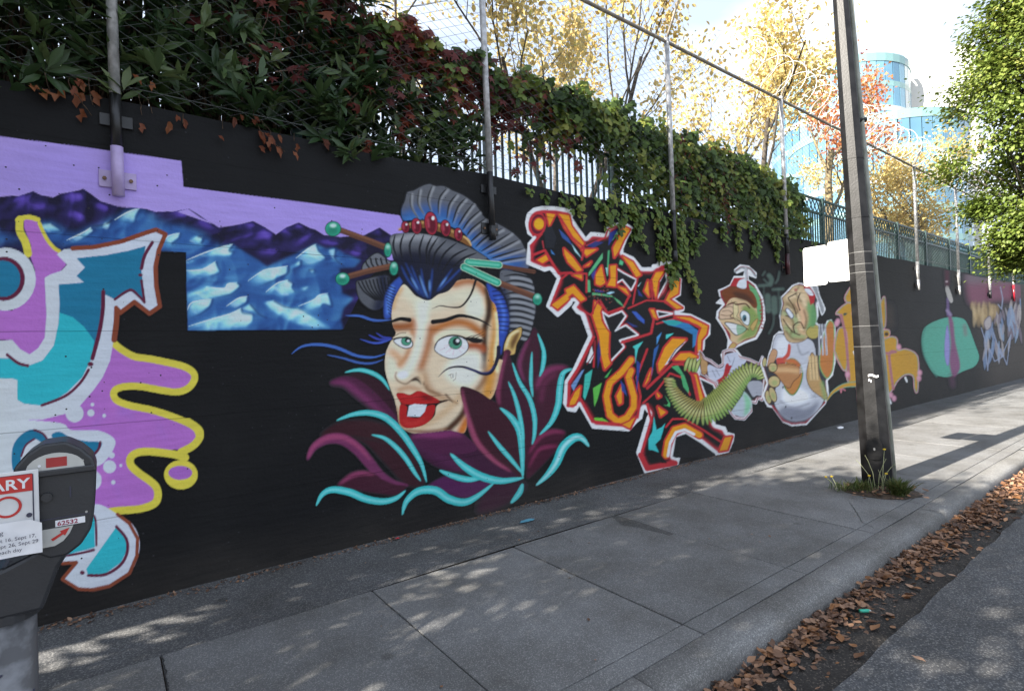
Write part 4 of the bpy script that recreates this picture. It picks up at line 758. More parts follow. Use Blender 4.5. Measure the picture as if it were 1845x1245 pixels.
def wall_material():
    m, n, b = new_mat('painted_concrete'); lk = n.links.new
    at = N(n, 'ShaderNodeAttribute', attribute_name='paint'); g = N(n, 'ShaderNodeNewGeometry')
    mpp = N(n, 'ShaderNodeMapping'); mpp.inputs['Scale'].default_value = (1.2, 1.0, 9.0); lk(g.outputs['Position'], mpp.inputs[0])
    st = N(n, 'ShaderNodeTexNoise'); st.inputs['Scale'].default_value = 3.0; st.inputs['Detail'].default_value = 7; lk(mpp.outputs[0], st.inputs[0])
    cl = N(n, 'ShaderNodeTexNoise'); cl.inputs['Scale'].default_value = 1.3; cl.inputs['Detail'].default_value = 6; lk(g.outputs['Position'], cl.inputs[0])
    r1 = N(n, 'ShaderNodeMapRange'); r1.inputs[1].default_value = 0.3; r1.inputs[2].default_value = 0.7; r1.inputs[3].default_value = 0.91; r1.inputs[4].default_value = 1.05
    lk(st.outputs['Fac'], r1.inputs[0])
    mu = N(n, 'ShaderNodeMixRGB', blend_type='MULTIPLY'); mu.inputs[0].default_value = 1; lk(at.outputs['Color'], mu.inputs[1]); lk(r1.outputs[0], mu.inputs[2])
    # faded, dusty bloom on the paint
    r2 = N(n, 'ShaderNodeValToRGB'); e = r2.color_ramp.elements; e[0].position = 0.42; e[0].color = (0, 0, 0, 1); e[1].position = 0.8; e[1].color = (1, 1, 1, 1); lk(cl.outputs['Fac'], r2.inputs[0])
    ml = N(n, 'ShaderNodeMath', operation='MULTIPLY'); ml.inputs[1].default_value = 0.075; lk(r2.outputs[0], ml.inputs[0])
    du = N(n, 'ShaderNodeMixRGB'); du.inputs[2].default_value = (0.10, 0.097, 0.092, 1); lk(ml.outputs[0], du.inputs[0]); lk(mu.outputs[0], du.inputs[1])
    # small bug holes in the concrete
    vo = N(n, 'ShaderNodeTexVoronoi'); vo.inputs['Scale'].default_value = 16; lk(g.outputs['Position'], vo.inputs['Vector'])
    hs = N(n, 'ShaderNodeSeparateColor'); lk(vo.outputs['Color'], hs.inputs[0])
    gt = N(n, 'ShaderNodeMath', operation='GREATER_THAN'); gt.inputs[1].default_value = 0.62; lk(hs.outputs[0], gt.inputs[0])
    lt = N(n, 'ShaderNodeMath', operation='LESS_THAN'); lt.inputs[1].default_value = 0.085; lk(vo.outputs['Distance'], lt.inputs[0])
    an = N(n, 'ShaderNodeMath', operation='MULTIPLY'); lk(gt.outputs[0], an.inputs[0]); lk(lt.outputs[0], an.inputs[1])
    ho = N(n, 'ShaderNodeMixRGB'); ho.inputs[2].default_value = (0.03, 0.03, 0.035, 1); lk(an.outputs[0], ho.inputs[0]); lk(du.outputs[0], ho.inputs[1])
    # board-form seams: thin grooves every 0.6 m, a little wavy
    sx = N(n, 'ShaderNodeSeparateXYZ'); lk(g.outputs['Position'], sx.inputs[0])
    wv = N(n, 'ShaderNodeMath', operation='MULTIPLY_ADD'); wv.inputs[1].default_value = 0.02; lk(cl.outputs['Fac'], wv.inputs[0]); lk(sx.outputs['Z'], wv.inputs[2])
    fr = N(n, 'ShaderNodeMath', operation='PINGPONG'); fr.inputs[1].default_value = 0.30; lk(wv.outputs[0], fr.inputs[0])
    gr = N(n, 'ShaderNodeMath', operation='LESS_THAN'); gr.inputs[1].default_value = 0.0035; lk(fr.outputs[0], gr.inputs[0])
    gm = N(n, 'ShaderNodeMath', operation='MULTIPLY'); lk(gr.outputs[0], gm.inputs[0]); lk(st.outputs['Fac'], gm.inputs[1])
    dk = N(n, 'ShaderNodeMixRGB', blend_type='MULTIPLY'); dk.inputs[2].default_value = (0.35, 0.35, 0.36, 1); lk(gm.outputs[0], dk.inputs[0]); lk(ho.outputs[0], dk.inputs[1])
    # splashed dirt along the foot
    zr = N(n, 'ShaderNodeMapRange'); zr.inputs[1].default_value = 0.0; zr.inputs[2].default_value = 0.38; zr.inputs[3].default_value = 0.75; zr.inputs[4].default_value = 0.0; lk(sx.outputs['Z'], zr.inputs[0])
    zm = N(n, 'ShaderNodeMath', operation='MULTIPLY'); lk(zr.outputs[0], zm.inputs[0]); lk(cl.outputs['Fac'], zm.inputs[1]); zp = N(n, 'ShaderNodeMath', operation='MULTIPLY'); lk(zm.outputs[0], zp.inputs[0]); lk(st.outputs['Fac'], zp.inputs[1])
    di = N(n, 'ShaderNodeMixRGB'); di.inputs[2].default_value = (0.075, 0.062, 0.05, 1); lk(zp.outputs[0], di.inputs[0]); lk(dk.outputs[0], di.inputs[1])
    lk(di.outputs[0], b.inputs['Base Color'])
    fn = N(n, 'ShaderNodeTexNoise'); fn.inputs['Scale'].default_value = 45; fn.inputs['Detail'].default_value = 5; lk(g.outputs['Position'], fn.inputs[0])
    hsum = N(n, 'ShaderNodeMath', operation='SUBTRACT'); lk(fn.outputs['Fac'], hsum.inputs[0]); lk(gr.outputs[0], hsum.inputs[1])
    hs2 = N(n, 'ShaderNodeMath', operation='MULTIPLY_ADD'); hs2.inputs[1].default_value = 1.4; lk(st.outputs['Fac'], hs2.inputs[0]); lk(hsum.outputs[0], hs2.inputs[2])
    bp = N(n, 'ShaderNodeBump'); bp.inputs['Strength'].default_value = 0.45; bp.inputs['Distance'].default_value = 0.006
    lk(hs2.outputs[0], bp.inputs['Height']); lk(bp.outputs[0], b.inputs['Normal'])
    b.inputs['Roughness'].default_value = 0.7; b.inputs['Specular IOR Level'].default_value = 0.22
    return m
M_WALL = wall_material()

# ------------------------------------------------------------------ ground, road, kerb, pavement
def sheet(name, x0, x1, y0, y1, z, mat, parent=None, nx=1, ny=1):
    bm = bmesh.new()
    g = [[bm.verts.new((x0 + (x1 - x0) * i / nx, y0 + (y1 - y0) * j / ny, z)) for i in range(nx + 1)] for j in range(ny + 1)]
    for j in range(ny):
        for i in range(nx): bm.faces.new((g[j][i], g[j][i + 1], g[j + 1][i + 1], g[j + 1][i]))
    return from_bm(name, bm, mat, parent)
tag(sheet('ground', -900, 900, -900, 900, -0.30, M_EARTH), kind='structure')
# road: edge against the gutter is ragged
bm = bmesh.new(); xs = np.arange(-20, 80, 0.12); top = []; bot = []
for i, x in enumerate(xs):
    yy = 1.205 + 0.007 * math.sin(x * 1.3) + 0.004 * math.sin(x * 7.1 + 1) + random.uniform(-0.007, 0.007)
    top.append(bm.verts.new((x, yy, -0.112))); bot.append(bm.verts.new((x, yy + 0.012, -0.134)))
far = [bm.verts.new((xs[0], -30, -0.10)), bm.verts.new((xs[-1], -30, -0.10))]
for i in range(len(xs) - 1): bm.faces.new((bot[i], bot[i + 1], top[i + 1], top[i]))
bm.faces.new(far + top[::-1])
tag(from_bm('road', bm, M_ROAD), kind='structure')
tag(sheet('gutter', -20, 80, 1.0, 1.62, -0.128, M_GUT, nx=60), kind='structure')
# kerb: rounded profile swept along the street, cast in long pieces
kerb = tag(empty('kerb', (0, 1.66, 0)), kind='structure')
prof = [(1.575, -0.15), (1.578, -0.06), (1.584, -0.028), (1.598, -0.010), (1.62, -0.002), (1.66, 0.0), (1.762, 0.002), (1.768, -0.006), (1.768, -0.15)]
kx = -18.0
while kx < 70:
    ln = 4.0; bm = bmesh.new(); k = 34; rows = []
    for i in range(k + 1):
        x = kx + 0.004 + (ln - 0.008) * i / k
        rows.append([bm.verts.new((x, y + 0.004 * math.sin(x * 3.1) + random.uniform(-0.003, 0.003) * (0.01 < abs(z) < 0.1), z - 1e-4 + random.uniform(-0.0015, 0.0015) - 0)) for y, z in prof])
    for a, b_ in zip(rows[:-1], rows[1:]):
        for j in range(len(prof) - 1): bm.faces.new((a[j], b_[j], b_[j + 1], a[j + 1]))
    bm.faces.new(rows[0]); bm.faces.new(rows[-1][::-1])
    o = from_bm('kerb_stone', bm, M_KERB, kerb, smooth=True); o.matrix_parent_inverse = kerb.matrix_world.inverted() if False else Matrix.Translation((0, -1.66, 0))
    kx += ln
# pavement slabs: each its own piece with open joints
pav = tag(empty('pavement', (0, 2.6, 0)), kind='structure')
inv = Matrix.Translation((0, -2.6, 0))
def slab(name, x0, x1, y0, y1, mat, dz=0.0, g=0.005, r=0.006):
    bm = bmesh.new(); box(bm, x0 + g, x1 - g, y0 + g, y1 - g, -0.12, dz); bevel(bm, r, 2)
    o = from_bm(name, bm, mat, pav); o.matrix_parent_inverse = inv; return o
J0 = 1.40; DJ = 1.196
for k in range(-8, 26):
    x0 = J0 + DJ * k; x1 = x0 + DJ; dz = random.uniform(-0.002, 0.002)
    g = 0.0032 if k not in (1, 2) else 0.0045
    slab('slab', x0, x1, 1.913, 3.515, M_CONC, dz, g); slab('edge_slab', x0, x1, 1.772, 1.913, M_CONC, dz * 0.5, 0.003)
tag(sheet('pavement_bed', -20, 80, 1.60, 4.40, -0.022, M_SOIL, nx=40), kind='structure')
# asphalt strip by the wall, swelling slightly
bm = bmesh.new(); xs = np.arange(-20, 78, 0.35); ys = np.linspace(3.524, 4.36, 5); rows = []
for x in xs: rows.append([bm.verts.new((x, y, -0.004 + 0.006 * math.sin(x * 1.3 + y * 3) + random.uniform(-0.002, 0.002) + (0.02 if y > 4.3 else 0))) for y in ys])
for a, b_ in zip(rows[:-1], rows[1:]):
    for j in range(4): bm.faces.new((a[j], b_[j], b_[j + 1], a[j + 1]))
tag(from_bm('asphalt_strip', bm, M_STRIP, smooth=True), kind='structure')
# cracks and a dark patch in the slabs
M_CRACK = flat('crack_dark', (0.03, 0.03, 0.03)); M_PATCH = ground_mat('patch_mortar', (0.10, 0.10, 0.098), (0.06, 0.06, 0.06), (0.17, 0.17, 0.165), 90, 0.1)
def crack(pts, w_):
    pts = [at_z(*q) for q in pts]; fine = []
    for (xa, ya), (xb, yb) in zip(pts[:-1], pts[1:]):
        for k in range(8): t_ = k / 8; fine.append((xa + (xb - xa) * t_ + random.uniform(-.006, .006), ya + (yb - ya) * t_ + random.uniform(-.006, .006)))
    fine.append(pts[-1]); bm = bmesh.new(); rows = []
    for i, (x, y) in enumerate(fine):
        a = fine[max(i - 1, 0)]; b_ = fine[min(i + 1, len(fine) - 1)]; d = Vector((b_[0] - a[0], b_[1] - a[1], 0)).normalized(); n_ = Vector((-d.y, d.x, 0)) * w_ * random.uniform(.5, 1.2)
        rows.append((bm.verts.new(Vector((x, y, .0035)) + n_), bm.verts.new(Vector((x, y, .0035)) - n_)))
    for p_, q_ in zip(rows[:-1], rows[1:]): bm.faces.new((p_[0], q_[0], q_[1], p_[1]))
    o = from_bm('crack', bm, M_CRACK, pav); o.matrix_parent_inverse = inv
crack([(1530, 905), (1545, 925), (1552, 940), (1575, 952)], .003); crack([(690, 1085), (720, 1108), (745, 1130)], .0018); crack([(292, 1180), (300, 1222), (303, 1245)], .004)
bm = bmesh.new(); pv = [bm.verts.new((*at_z(px, py), .0032)) for px, py in ((1102, 931), (1112, 929), (1150, 940), (1215, 962), (1206, 965), (1150, 951), (1120, 946))]; bm.faces.new(pv); o = from_bm('mortar_patch', bm, M_PATCH, pav); o.matrix_parent_inverse = inv
# raised ground behind the wall
tag(sheet('raised_ground', -40, 300, 4.64, 250, 3.02, M_EARTH, nx=4, ny=4), kind='structure')

# ------------------------------------------------------------------ the wall and its paint
wall = empty('concrete_wall', (0, WALL_Y, 0))
tag(wall, 'long black-painted concrete retaining wall covered with a colourful mural', 'wall')
def set_paint(me, cols):
    a = me.attributes.new('paint', 'FLOAT_COLOR', 'POINT'); c = np.ones((len(me.vertices), 4), np.float32); c[:, :3] = cols; a.data.foreach_set('color', c.ravel())
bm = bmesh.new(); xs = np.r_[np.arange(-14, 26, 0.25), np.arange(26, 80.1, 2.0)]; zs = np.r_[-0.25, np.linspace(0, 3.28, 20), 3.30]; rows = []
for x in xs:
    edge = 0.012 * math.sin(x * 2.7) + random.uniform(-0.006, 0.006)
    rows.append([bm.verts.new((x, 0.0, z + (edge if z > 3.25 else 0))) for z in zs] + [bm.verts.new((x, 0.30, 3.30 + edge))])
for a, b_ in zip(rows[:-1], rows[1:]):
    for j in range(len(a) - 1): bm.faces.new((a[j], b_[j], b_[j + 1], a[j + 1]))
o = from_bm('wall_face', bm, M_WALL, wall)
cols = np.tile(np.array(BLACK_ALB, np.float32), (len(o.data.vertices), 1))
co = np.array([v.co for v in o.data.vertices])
t = np.clip((co[:, 0] - 5.0) / 9.0, 0, 1)[:, None]; cols = cols * (1 - t) + np.array([[0.020, 0.019, 0.018]], np.float32) * t   # black lightened towards the far end: hazy glare painted into the colour
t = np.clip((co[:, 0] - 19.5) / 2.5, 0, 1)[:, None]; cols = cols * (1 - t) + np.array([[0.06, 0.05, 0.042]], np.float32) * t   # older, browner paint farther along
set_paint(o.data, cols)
SECT = {1: ('painted_mountains', 'blue snowy mountains under a lilac sky painted on the wall'), 2: ('painted_lettering', 'teal and violet graffiti letters with white and brown outlines'),
        3: ('painted_petals', 'maroon petals with turquoise veins painted below the face'), 4: ('painted_portrait', "painted woman's face with rolled black hair, jewels and hair pins"),
        5: ('painted_lettering', 'orange, red and black graffiti letters outlined in white'), 6: ('painted_figure', 'painted figure with a cap and green ribbed arms'),
        7: ('painted_figure', 'painted figure in a white shirt with cutlery and bread'), 8: ('painted_sketch', 'faded pale green drum kit sketch'), 9: ('painted_lettering', 'ochre graffiti letters with pink edges'),
        10: ('painted_disc', 'turquoise painted disc with a violet shape'), 11: ('painted_lettering', 'pale icy graffiti letters over pink and sandy paint')}
for k, (nm, lb) in SECT.items():
    V, C, Fq = MURAL[k]; V = V.copy(); V[:, 1] = -0.003
    me = mesh_np(nm, V, Fq); set_paint(me, C)
    o = link(nm, me, M_WALL, wall); o['label'] = lb
# ------------------------------------------------------------------ leaves
def fan(outline, c=(0, 0.4, 0.0)):
    V = np.array([c] + list(outline), float); n = len(outline)
    return V, np.array([(0, 1 + i, 1 + (i + 1) % n) for i in range(n)])
# leaf templates lie along +Y from the stalk, Z is the face normal
T_IVY = fan([(0, 0, 0), (0.28, -0.06, -0.04), (0.52, 0.22, -0.08), (0.27, 0.42, 0.02), (0.36, 0.70, -0.05), (0, 1.0, -0.10), (-0.36, 0.70, -0.05), (-0.27, 0.42, 0.02), (-0.52, 0.22, -0.08), (-0.28, -0.06, -0.04)])
T_LANCE = fan([(0, 0, 0), (0.11, 0.3, 0.03), (0.13, 0.6, 0.02), (0, 1.0, -0.12), (-0.13, 0.6, 0.02), (-0.11, 0.3, 0.03)], (0, 0.45, -0.03))
T_OVAL = fan([(0, 0, 0), (0.26, 0.22, 0.05), (0.30, 0.55, 0.04), (0, 1.0, -0.06), (-0.30, 0.55, 0.04), (-0.26, 0.22, 0.05)], (0, 0.45, -0.02))
T_FIVE = fan([(0, 0, 0), (0.55, 0.05, -0.05), (0.22, 0.30, 0), (0.50, 0.62, -0.06), (0.12, 0.50, 0), (0, 1.0, -0.1), (-0.12, 0.50, 0), (-0.50, 0.62, -0.06), (-0.22, 0.30, 0), (-0.55, 0.05, -0.05)], (0, 0.3, 0.02))
T_CURL = fan([(0, -.05, 0.02), (0.16, 0.08, 0.07), (0.29, 0.28, 0.15), (0.31, 0.50, 0.16), (0.20, 0.75, 0.12), (0, 1.05, 0.16), (-0.21, 0.76, 0.08), (-0.33, 0.5, 0.10), (-0.29, 0.27, 0.14), (-0.15, 0.08, 0.09)], (0, 0.45, 0))
T_FLAT = fan([(0, -.05, 0.0), (0.17, 0.08, 0.02), (0.30, 0.28, 0.05), (0.31, 0.52, 0.04), (0.19, 0.77, 0.02), (0, 1.05, 0.07), (-0.2, 0.76, 0.01), (-0.32, 0.5, 0.04), (-0.28, 0.27, 0.05), (-0.15, 0.08, 0.03)], (0, 0.45, 0))
T_CRUMP = fan([(0, 0, 0), (0.22, 0.10, 0.14), (0.16, 0.42, -0.05), (0.30, 0.70, 0.18), (0.02, 1.0, -0.12), (-0.12, 0.62, 0.10), (-0.30, 0.52, -0.10), (-0.16, 0.2, 0.12)], (0, 0.4, -0.05))
def unit(a): return a / (np.linalg.norm(a, axis=-1, keepdims=True) + 1e-9)
def leaf_arrays(pos, d, nrm, size, T, tint):
    """pos (n,3), d growth direction, nrm approximate face normal"""
    y = unit(d); x = unit(np.cross(y, nrm)); z = np.cross(x, y)
    V = T[0][None] * np.asarray(size)[:, None, None]
    W = pos[:, None, :] + V[..., 0:1] * x[:, None] + V[..., 1:2] * y[:, None] + V[..., 2:3] * z[:, None]
    k = len(T[0]); Fc = T[1][None] + (np.arange(len(pos)) * k)[:, None, None]
    return W.reshape(-1, 3), Fc.reshape(-1, 3), np.repeat(tint, k)
def leaf_object(name, chunks, mat, parent=None, kind=None):
    Vs, Fs, Ts, off = [], [], [], 0
    for V, Fc, t_ in chunks: Vs.append(V); Fs.append(Fc + off); Ts.append(t_); off += len(V)
    me = mesh_np(name, np.concatenate(Vs), np.concatenate(Fs)); a = me.attributes.new('tint', 'FLOAT', 'POINT'); a.data.foreach_set('value', np.concatenate(Ts).astype(np.float32))
    o = link(name, me, mat, parent)
    if kind: o['kind'] = kind
    return o
def rdir(n, r=rng): return unit(r.normal(size=(n, 3)))
def wood_object(name, segs, mat, parent=None, n=5):
    V, Fq = tubes_np(segs, n); return link(name, mesh_np(name, V, Fq, True), mat, parent)

M_IVY = leaf_mat('ivy_leaves', [(0.03, 0.06, 0.013), (0.07, 0.12, 0.023), (0.13, 0.19, 0.035), (0.24, 0.25, 0.05)])
M_RED = leaf_mat('red_creeper_leaves', [(0.06, 0.014, 0.012), (0.13, 0.022, 0.020), (0.20, 0.045, 0.02), (0.26, 0.10, 0.03)])
M_LAUREL = leaf_mat('laurel_leaves', [(0.014, 0.032, 0.012), (0.032, 0.065, 0.022), (0.07, 0.115, 0.04), (0.13, 0.16, 0.06)], trans=0.2, rough=0.4)
M_YEL = leaf_mat('yellow_leaves', [(0.44, 0.27, 0.08), (0.54, 0.40, 0.14), (0.60, 0.50, 0.22), (0.46, 0.42, 0.11)], trans=0.45)
M_ORR = leaf_mat('orange_red_leaves', [(0.40, 0.07, 0.06), (0.44, 0.14, 0.05), (0.50, 0.22, 0.06), (0.46, 0.10, 0.10)], trans=0.4)
M_HORN = leaf_mat('hornbeam_leaves', [(0.055, 0.09, 0.015), (0.10, 0.145, 0.024), (0.16, 0.205, 0.038), (0.25, 0.255, 0.06)], trans=0.35)
M_STREET = leaf_mat('street_tree_leaves', [(0.05, 0.08, 0.02), (0.09, 0.11, 0.025), (0.2, 0.15, 0.03)], trans=0.25)
M_BARK = noise_mat('bark', (0.035, 0.028, 0.022), (0.10, 0.085, 0.07), scale=14, rough=0.9, bump=0.6, bscale=40)
M_BARKL = noise_mat('lichen_bark', (0.09, 0.07, 0.045), (0.22, 0.17, 0.08), scale=9, rough=0.9, bump=0.6, bscale=40)
M_VINE = noise_mat('vine_stem', (0.05, 0.032, 0.02), (0.12, 0.075, 0.045), scale=30, rough=0.9)

# ------------------------------------------------------------------ trees
def grow(base, height, spread, n_stems, levels, r0, lean=0.25, seed=1, start=0.25, up=0.9):
    """recursive branching -> wood segments and twig points"""
    rg = np.random.default_rng(seed); segs = []; tips = []
    def limb(p, d, ln, r, lv):
        k = 5; pts = [p]
        for i in range(k):
            d = unit(d + rg.normal(size=3) * 0.10 + np.array([0, 0, 0.05 * up])); pts.append(pts[-1] + d * ln / k)
        for i in range(k):
            ra = r * (1 - 0.55 * i / k); rb = r * (1 - 0.55 * (i + 1) / k); segs.append((pts[i], pts[i + 1], ra, rb))
            if lv == 0 or (lv == 1 and i > 1): tips.append(pts[i + 1])
        if lv > 0:
            nb = 4 if lv > 1 else 5
            for j in range(nb):
                f = start + (1 - start) * (j + rg.uniform(0.2, 0.9)) / nb; i = min(int(f * k), k - 1)
                q = pts[i] + (pts[i + 1] - pts[i]) * (f * k - i); a = rg.uniform(0, 2 * math.pi)
                side = unit(np.array([math.cos(a), math.sin(a), 0.15]));
                limb(q, unit(d * up + side * spread), ln * rg.uniform(0.45, 0.65), r * 0.45 * (1 - 0.4 * f), lv - 1)
    for s in range(n_stems):
        a = 2 * math.pi * (s + rg.uniform(0, .5)) / n_stems
        d = unit(np.array([math.cos(a) * lean, math.sin(a) * lean, 1.0])) if n_stems > 1 else unit(np.array([rg.normal() * .05, rg.normal() * .05, 1]))
        limb(np.array(base, float) + np.array([math.cos(a), math.sin(a), 0]) * (0.06 if n_stems > 1 else 0), d, height * rg.uniform(0.85, 1.0), r0 / math.sqrt(n_stems), levels)
    return segs, np.array(tips)
def tree(name, label, base, height, spread, n_stems, r0, leafmat, per_tip, size, seed, cloud=0.22, T=T_OVAL, bark=None, group=None, keep=None, lean=0.25, levels=3, start=0.25, up=0.9):
    root = empty(name, base); tag(root, label, 'tree', group)
    segs, tips = grow((0, 0, 0), height, spread, n_stems, levels, r0, lean, seed, start, up)
    wood_object('trunk', segs, bark or M_BARK, root)
    rg = np.random.default_rng(seed + 50)
    if keep is not None: tips = tips[keep(tips)]
    # uneven foliage: whole twigs bare, others thick
    wgt = rg.gamma(1.1, 1.0, len(tips)); cnt = rg.poisson(per_tip * wgt)
    pos = np.repeat(tips, cnt, axis=0); pos = pos + rg.normal(size=pos.shape) * cloud
    n = len(pos); d = rdir(n, rg) + np.array([0, 0, -0.5]); nr = rdir(n, rg) + np.array([0, 0, 0.7])
    tw = np.repeat(rg.uniform(0, 1, len(tips)), cnt); t_ = np.clip(tw * 0.6 + rg.uniform(0, 0.4, n), 0, 1)
    leaf_object('crown', [leaf_arrays(pos, d, nr, rg.uniform(0.7, 1.25, n) * size, T, t_)], leafmat, root)
    return root
GB = 3.02
def on_ray(px, py, y): 
    x, z = at_y(px, py, y); return x
tree('autumn_tree', 'bare-branched yellow autumn tree with several dark upright stems', (on_ray(1018, 175, 8.0), 8.0, GB), 4.6, 0.55, 4, 0.15, M_YEL, 3.6, 0.10, 11, cloud=0.16, lean=0.30, start=0.4)
tree('autumn_tree', 'broad leafy yellow tree above the end of the ivy', (on_ray(1335, 260, 9.5), 9.5, GB), 6.0, 0.75, 2, 0.20, M_YEL, 7, 0.13, 12, cloud=0.24, lean=0.2, start=0.2, group=None)
tree('autumn_tree', 'orange and red maple-like tree in front of the blue glass tower', (on_ray(1497, 340, 9.5), 9.5, GB), 7.0, 0.75, 1, 0.24, M_ORR, 6, 0.14, 13, cloud=0.26, bark=M_BARKL, T=T_FIVE, start=0.45)
tree('autumn_tree', 'low golden tree behind the green fence', (on_ray(1640, 420, 9.5), 9.5, GB), 5.6, 0.8, 3, 0.18, M_YEL, 7, 0.15, 14, cloud=0.3, lean=0.35, start=0.25)
tree('autumn_tree', 'pale yellow tree close behind the red creeper, mostly above the fence', (on_ray(760, 60, 10.0), 10.5, GB), 6.2, 0.7, 2, 0.16, M_YEL, 3, 0.11, 21, cloud=0.22, lean=0.25, start=0.5)
# columnar green street tree beside the kerb
def hornbeam(base, h0, h1, rad, nleaf, label, seed, mat=None, name='street_tree', size=0.085, shape=2.0, zpow=0.8):
    rg = np.random.default_rng(seed); root = empty(name, base); tag(root, label, 'tree')
    segs = [((0, 0, 0), (0.02, 0.01, h0), 0.12, 0.10), ((0.02, 0.01, h0), (0, 0, h1 * 0.8), 0.10, 0.03)]
    cl = []
    for i in range(int(70 * rad * rad)):
        u = rg.uniform(0, 1); z = h0 + (h1 - h0) * u; rr = rad * (math.sin(math.pi * min(max(u * 0.92 + 0.06, 0), 1)) ** zpow) * math.sqrt(rg.uniform(0.15, 1)); a = rg.uniform(0, 2 * math.pi)
        c = np.array([rr * math.cos(a), rr * math.sin(a), z]); cl.append(c)
        zb = max(h0 * 0.9, z - rr * 0.9); segs.append(((0, 0, zb), tuple(c), 0.022, 0.006))
    wood_object('trunk', segs, M_BARK, root)
    cl = np.array(cl); w_ = rg.gamma(shape, 1, len(cl)); w_ /= w_.sum()
    idx = rg.choice(len(cl), nleaf, p=w_); pos = cl[idx] + rg.normal(size=(nleaf, 3)) * np.array([0.19, 0.19, 0.14]) * (0.8 + 0.25 * rad)
    outw = unit(pos - np.array([0, 0, 0]) * 1.0 - np.stack([0 * pos[:, 0], 0 * pos[:, 0], pos[:, 2]], 1)); d = outw * 0.8 + rdir(nleaf, rg) * 0.7 + np.array([0, 0, -0.35]); nr = np.array([0, 0, 1.0]) + outw * 0.5 + rdir(nleaf, rg) * 0.5
    ct = rg.uniform(0, 1, len(cl)); t_ = np.clip(ct[idx] * 0.5 + rg.uniform(0, 0.5, nleaf), 0, 1)
    leaf_object('crown', [leaf_arrays(pos, d, nr, rg.uniform(0.7, 1.25, nleaf) * size, T_OVAL, t_)], mat or M_HORN, root)
    return root
hornbeam((14.6, 2.30, 0), 3.05, 8.4, 1.36, 60000, 'dense bright green columnar street tree at the kerb beyond the lamp post', 31, size=0.078)
hornbeam((-3.9, 2.25, 0), 2.0, 5.9, 2.6, 20000, 'spreading street tree at the kerb before the parking meter', 32, mat=M_STREET, size=0.14, zpow=0.5, shape=0.9)
hornbeam((1.2, 6.6, 3.02), 3.6, 7.6, 2.7, 3600, 'tall tree rising behind the dark laurel shrub', 33, mat=M_STREET, name='garden_tree', size=0.12, zpow=0.5)

# ------------------------------------------------------------------ dark laurel shrub with long leaves
def laurel(name, label, x0, x1, y0, y1, z0, ztop, nwh, seed):
    rg = np.random.default_rng(seed); root = empty(name, ((x0 + x1) / 2, (y0 + y1) / 2, GB)); tag(root, label, 'shrub')
    off = np.array([(x0 + x1) / 2, (y0 + y1) / 2, GB])
    px = rg.uniform(x0, x1, nwh); top = np.array([ztop(x) for x in px]); pz = z0 + (top - z0) * rg.beta(1.2, 1.0, nwh); py = y0 + (y1 - y0) * rg.beta(0.9, 1.6, nwh)
    c = np.stack([px, py, pz], 1); k = 9; ax = unit(rdir(nwh, rg) * 0.7 + np.array([0, -0.55, 0.75]))
    pos = np.repeat(c, k, 0); axr = np.repeat(ax, k, 0); d = unit(np.cross(axr, rdir(len(pos), rg)) + axr * rg.uniform(0.1, 0.9, (len(pos), 1)))
    pos = pos + axr * rg.uniform(-0.06, 0.06, (len(pos), 1)); t_ = np.clip(np.repeat(rg.uniform(0, 0.75, nwh), k) + rg.uniform(0, 0.25, len(pos)), 0, 1)
    leaf_object('foliage', [leaf_arrays(pos - off, d, axr + rdir(len(pos), rg) * 0.3, rg.uniform(0.12, 0.21, len(pos)), T_LANCE, t_)], M_LAUREL, root)
    segs = []
    for i in range(0, nwh, 4):
        b = np.array([c[i, 0] + rg.normal() * 0.15, 4.85 + abs(rg.normal()) * 0.25, GB]); c[i, 1] = max(c[i, 1], 4.42); m = (b + c[i]) / 2 + np.array([rg.normal() * .1, abs(rg.normal()) * .1, .25])
        segs += [(b - off, m - off, 0.016, 0.01), (m - off, c[i] - off, 0.01, 0.004)]
    wood_object('stem', segs, M_VINE, root, 4)['kind'] = 'stuff'
    return root
laurel('laurel_shrub', 'dark evergreen shrub with long leaves crowding behind the chain-link fence', -2.2, 1.9, 4.265, 5.8, 3.2, lambda x: 6.4 if x < 1.0 else 6.4 - (x - 1.0) * 2.0, 2300, 41)
laurel('laurel_shrub', 'smaller long-leaved shrub between the pickets and the red creeper', 1.6, 3.0, 4.42, 4.9, 3.3, lambda x: 4.4 - (x - 1.6) * 0.45, 150, 42)

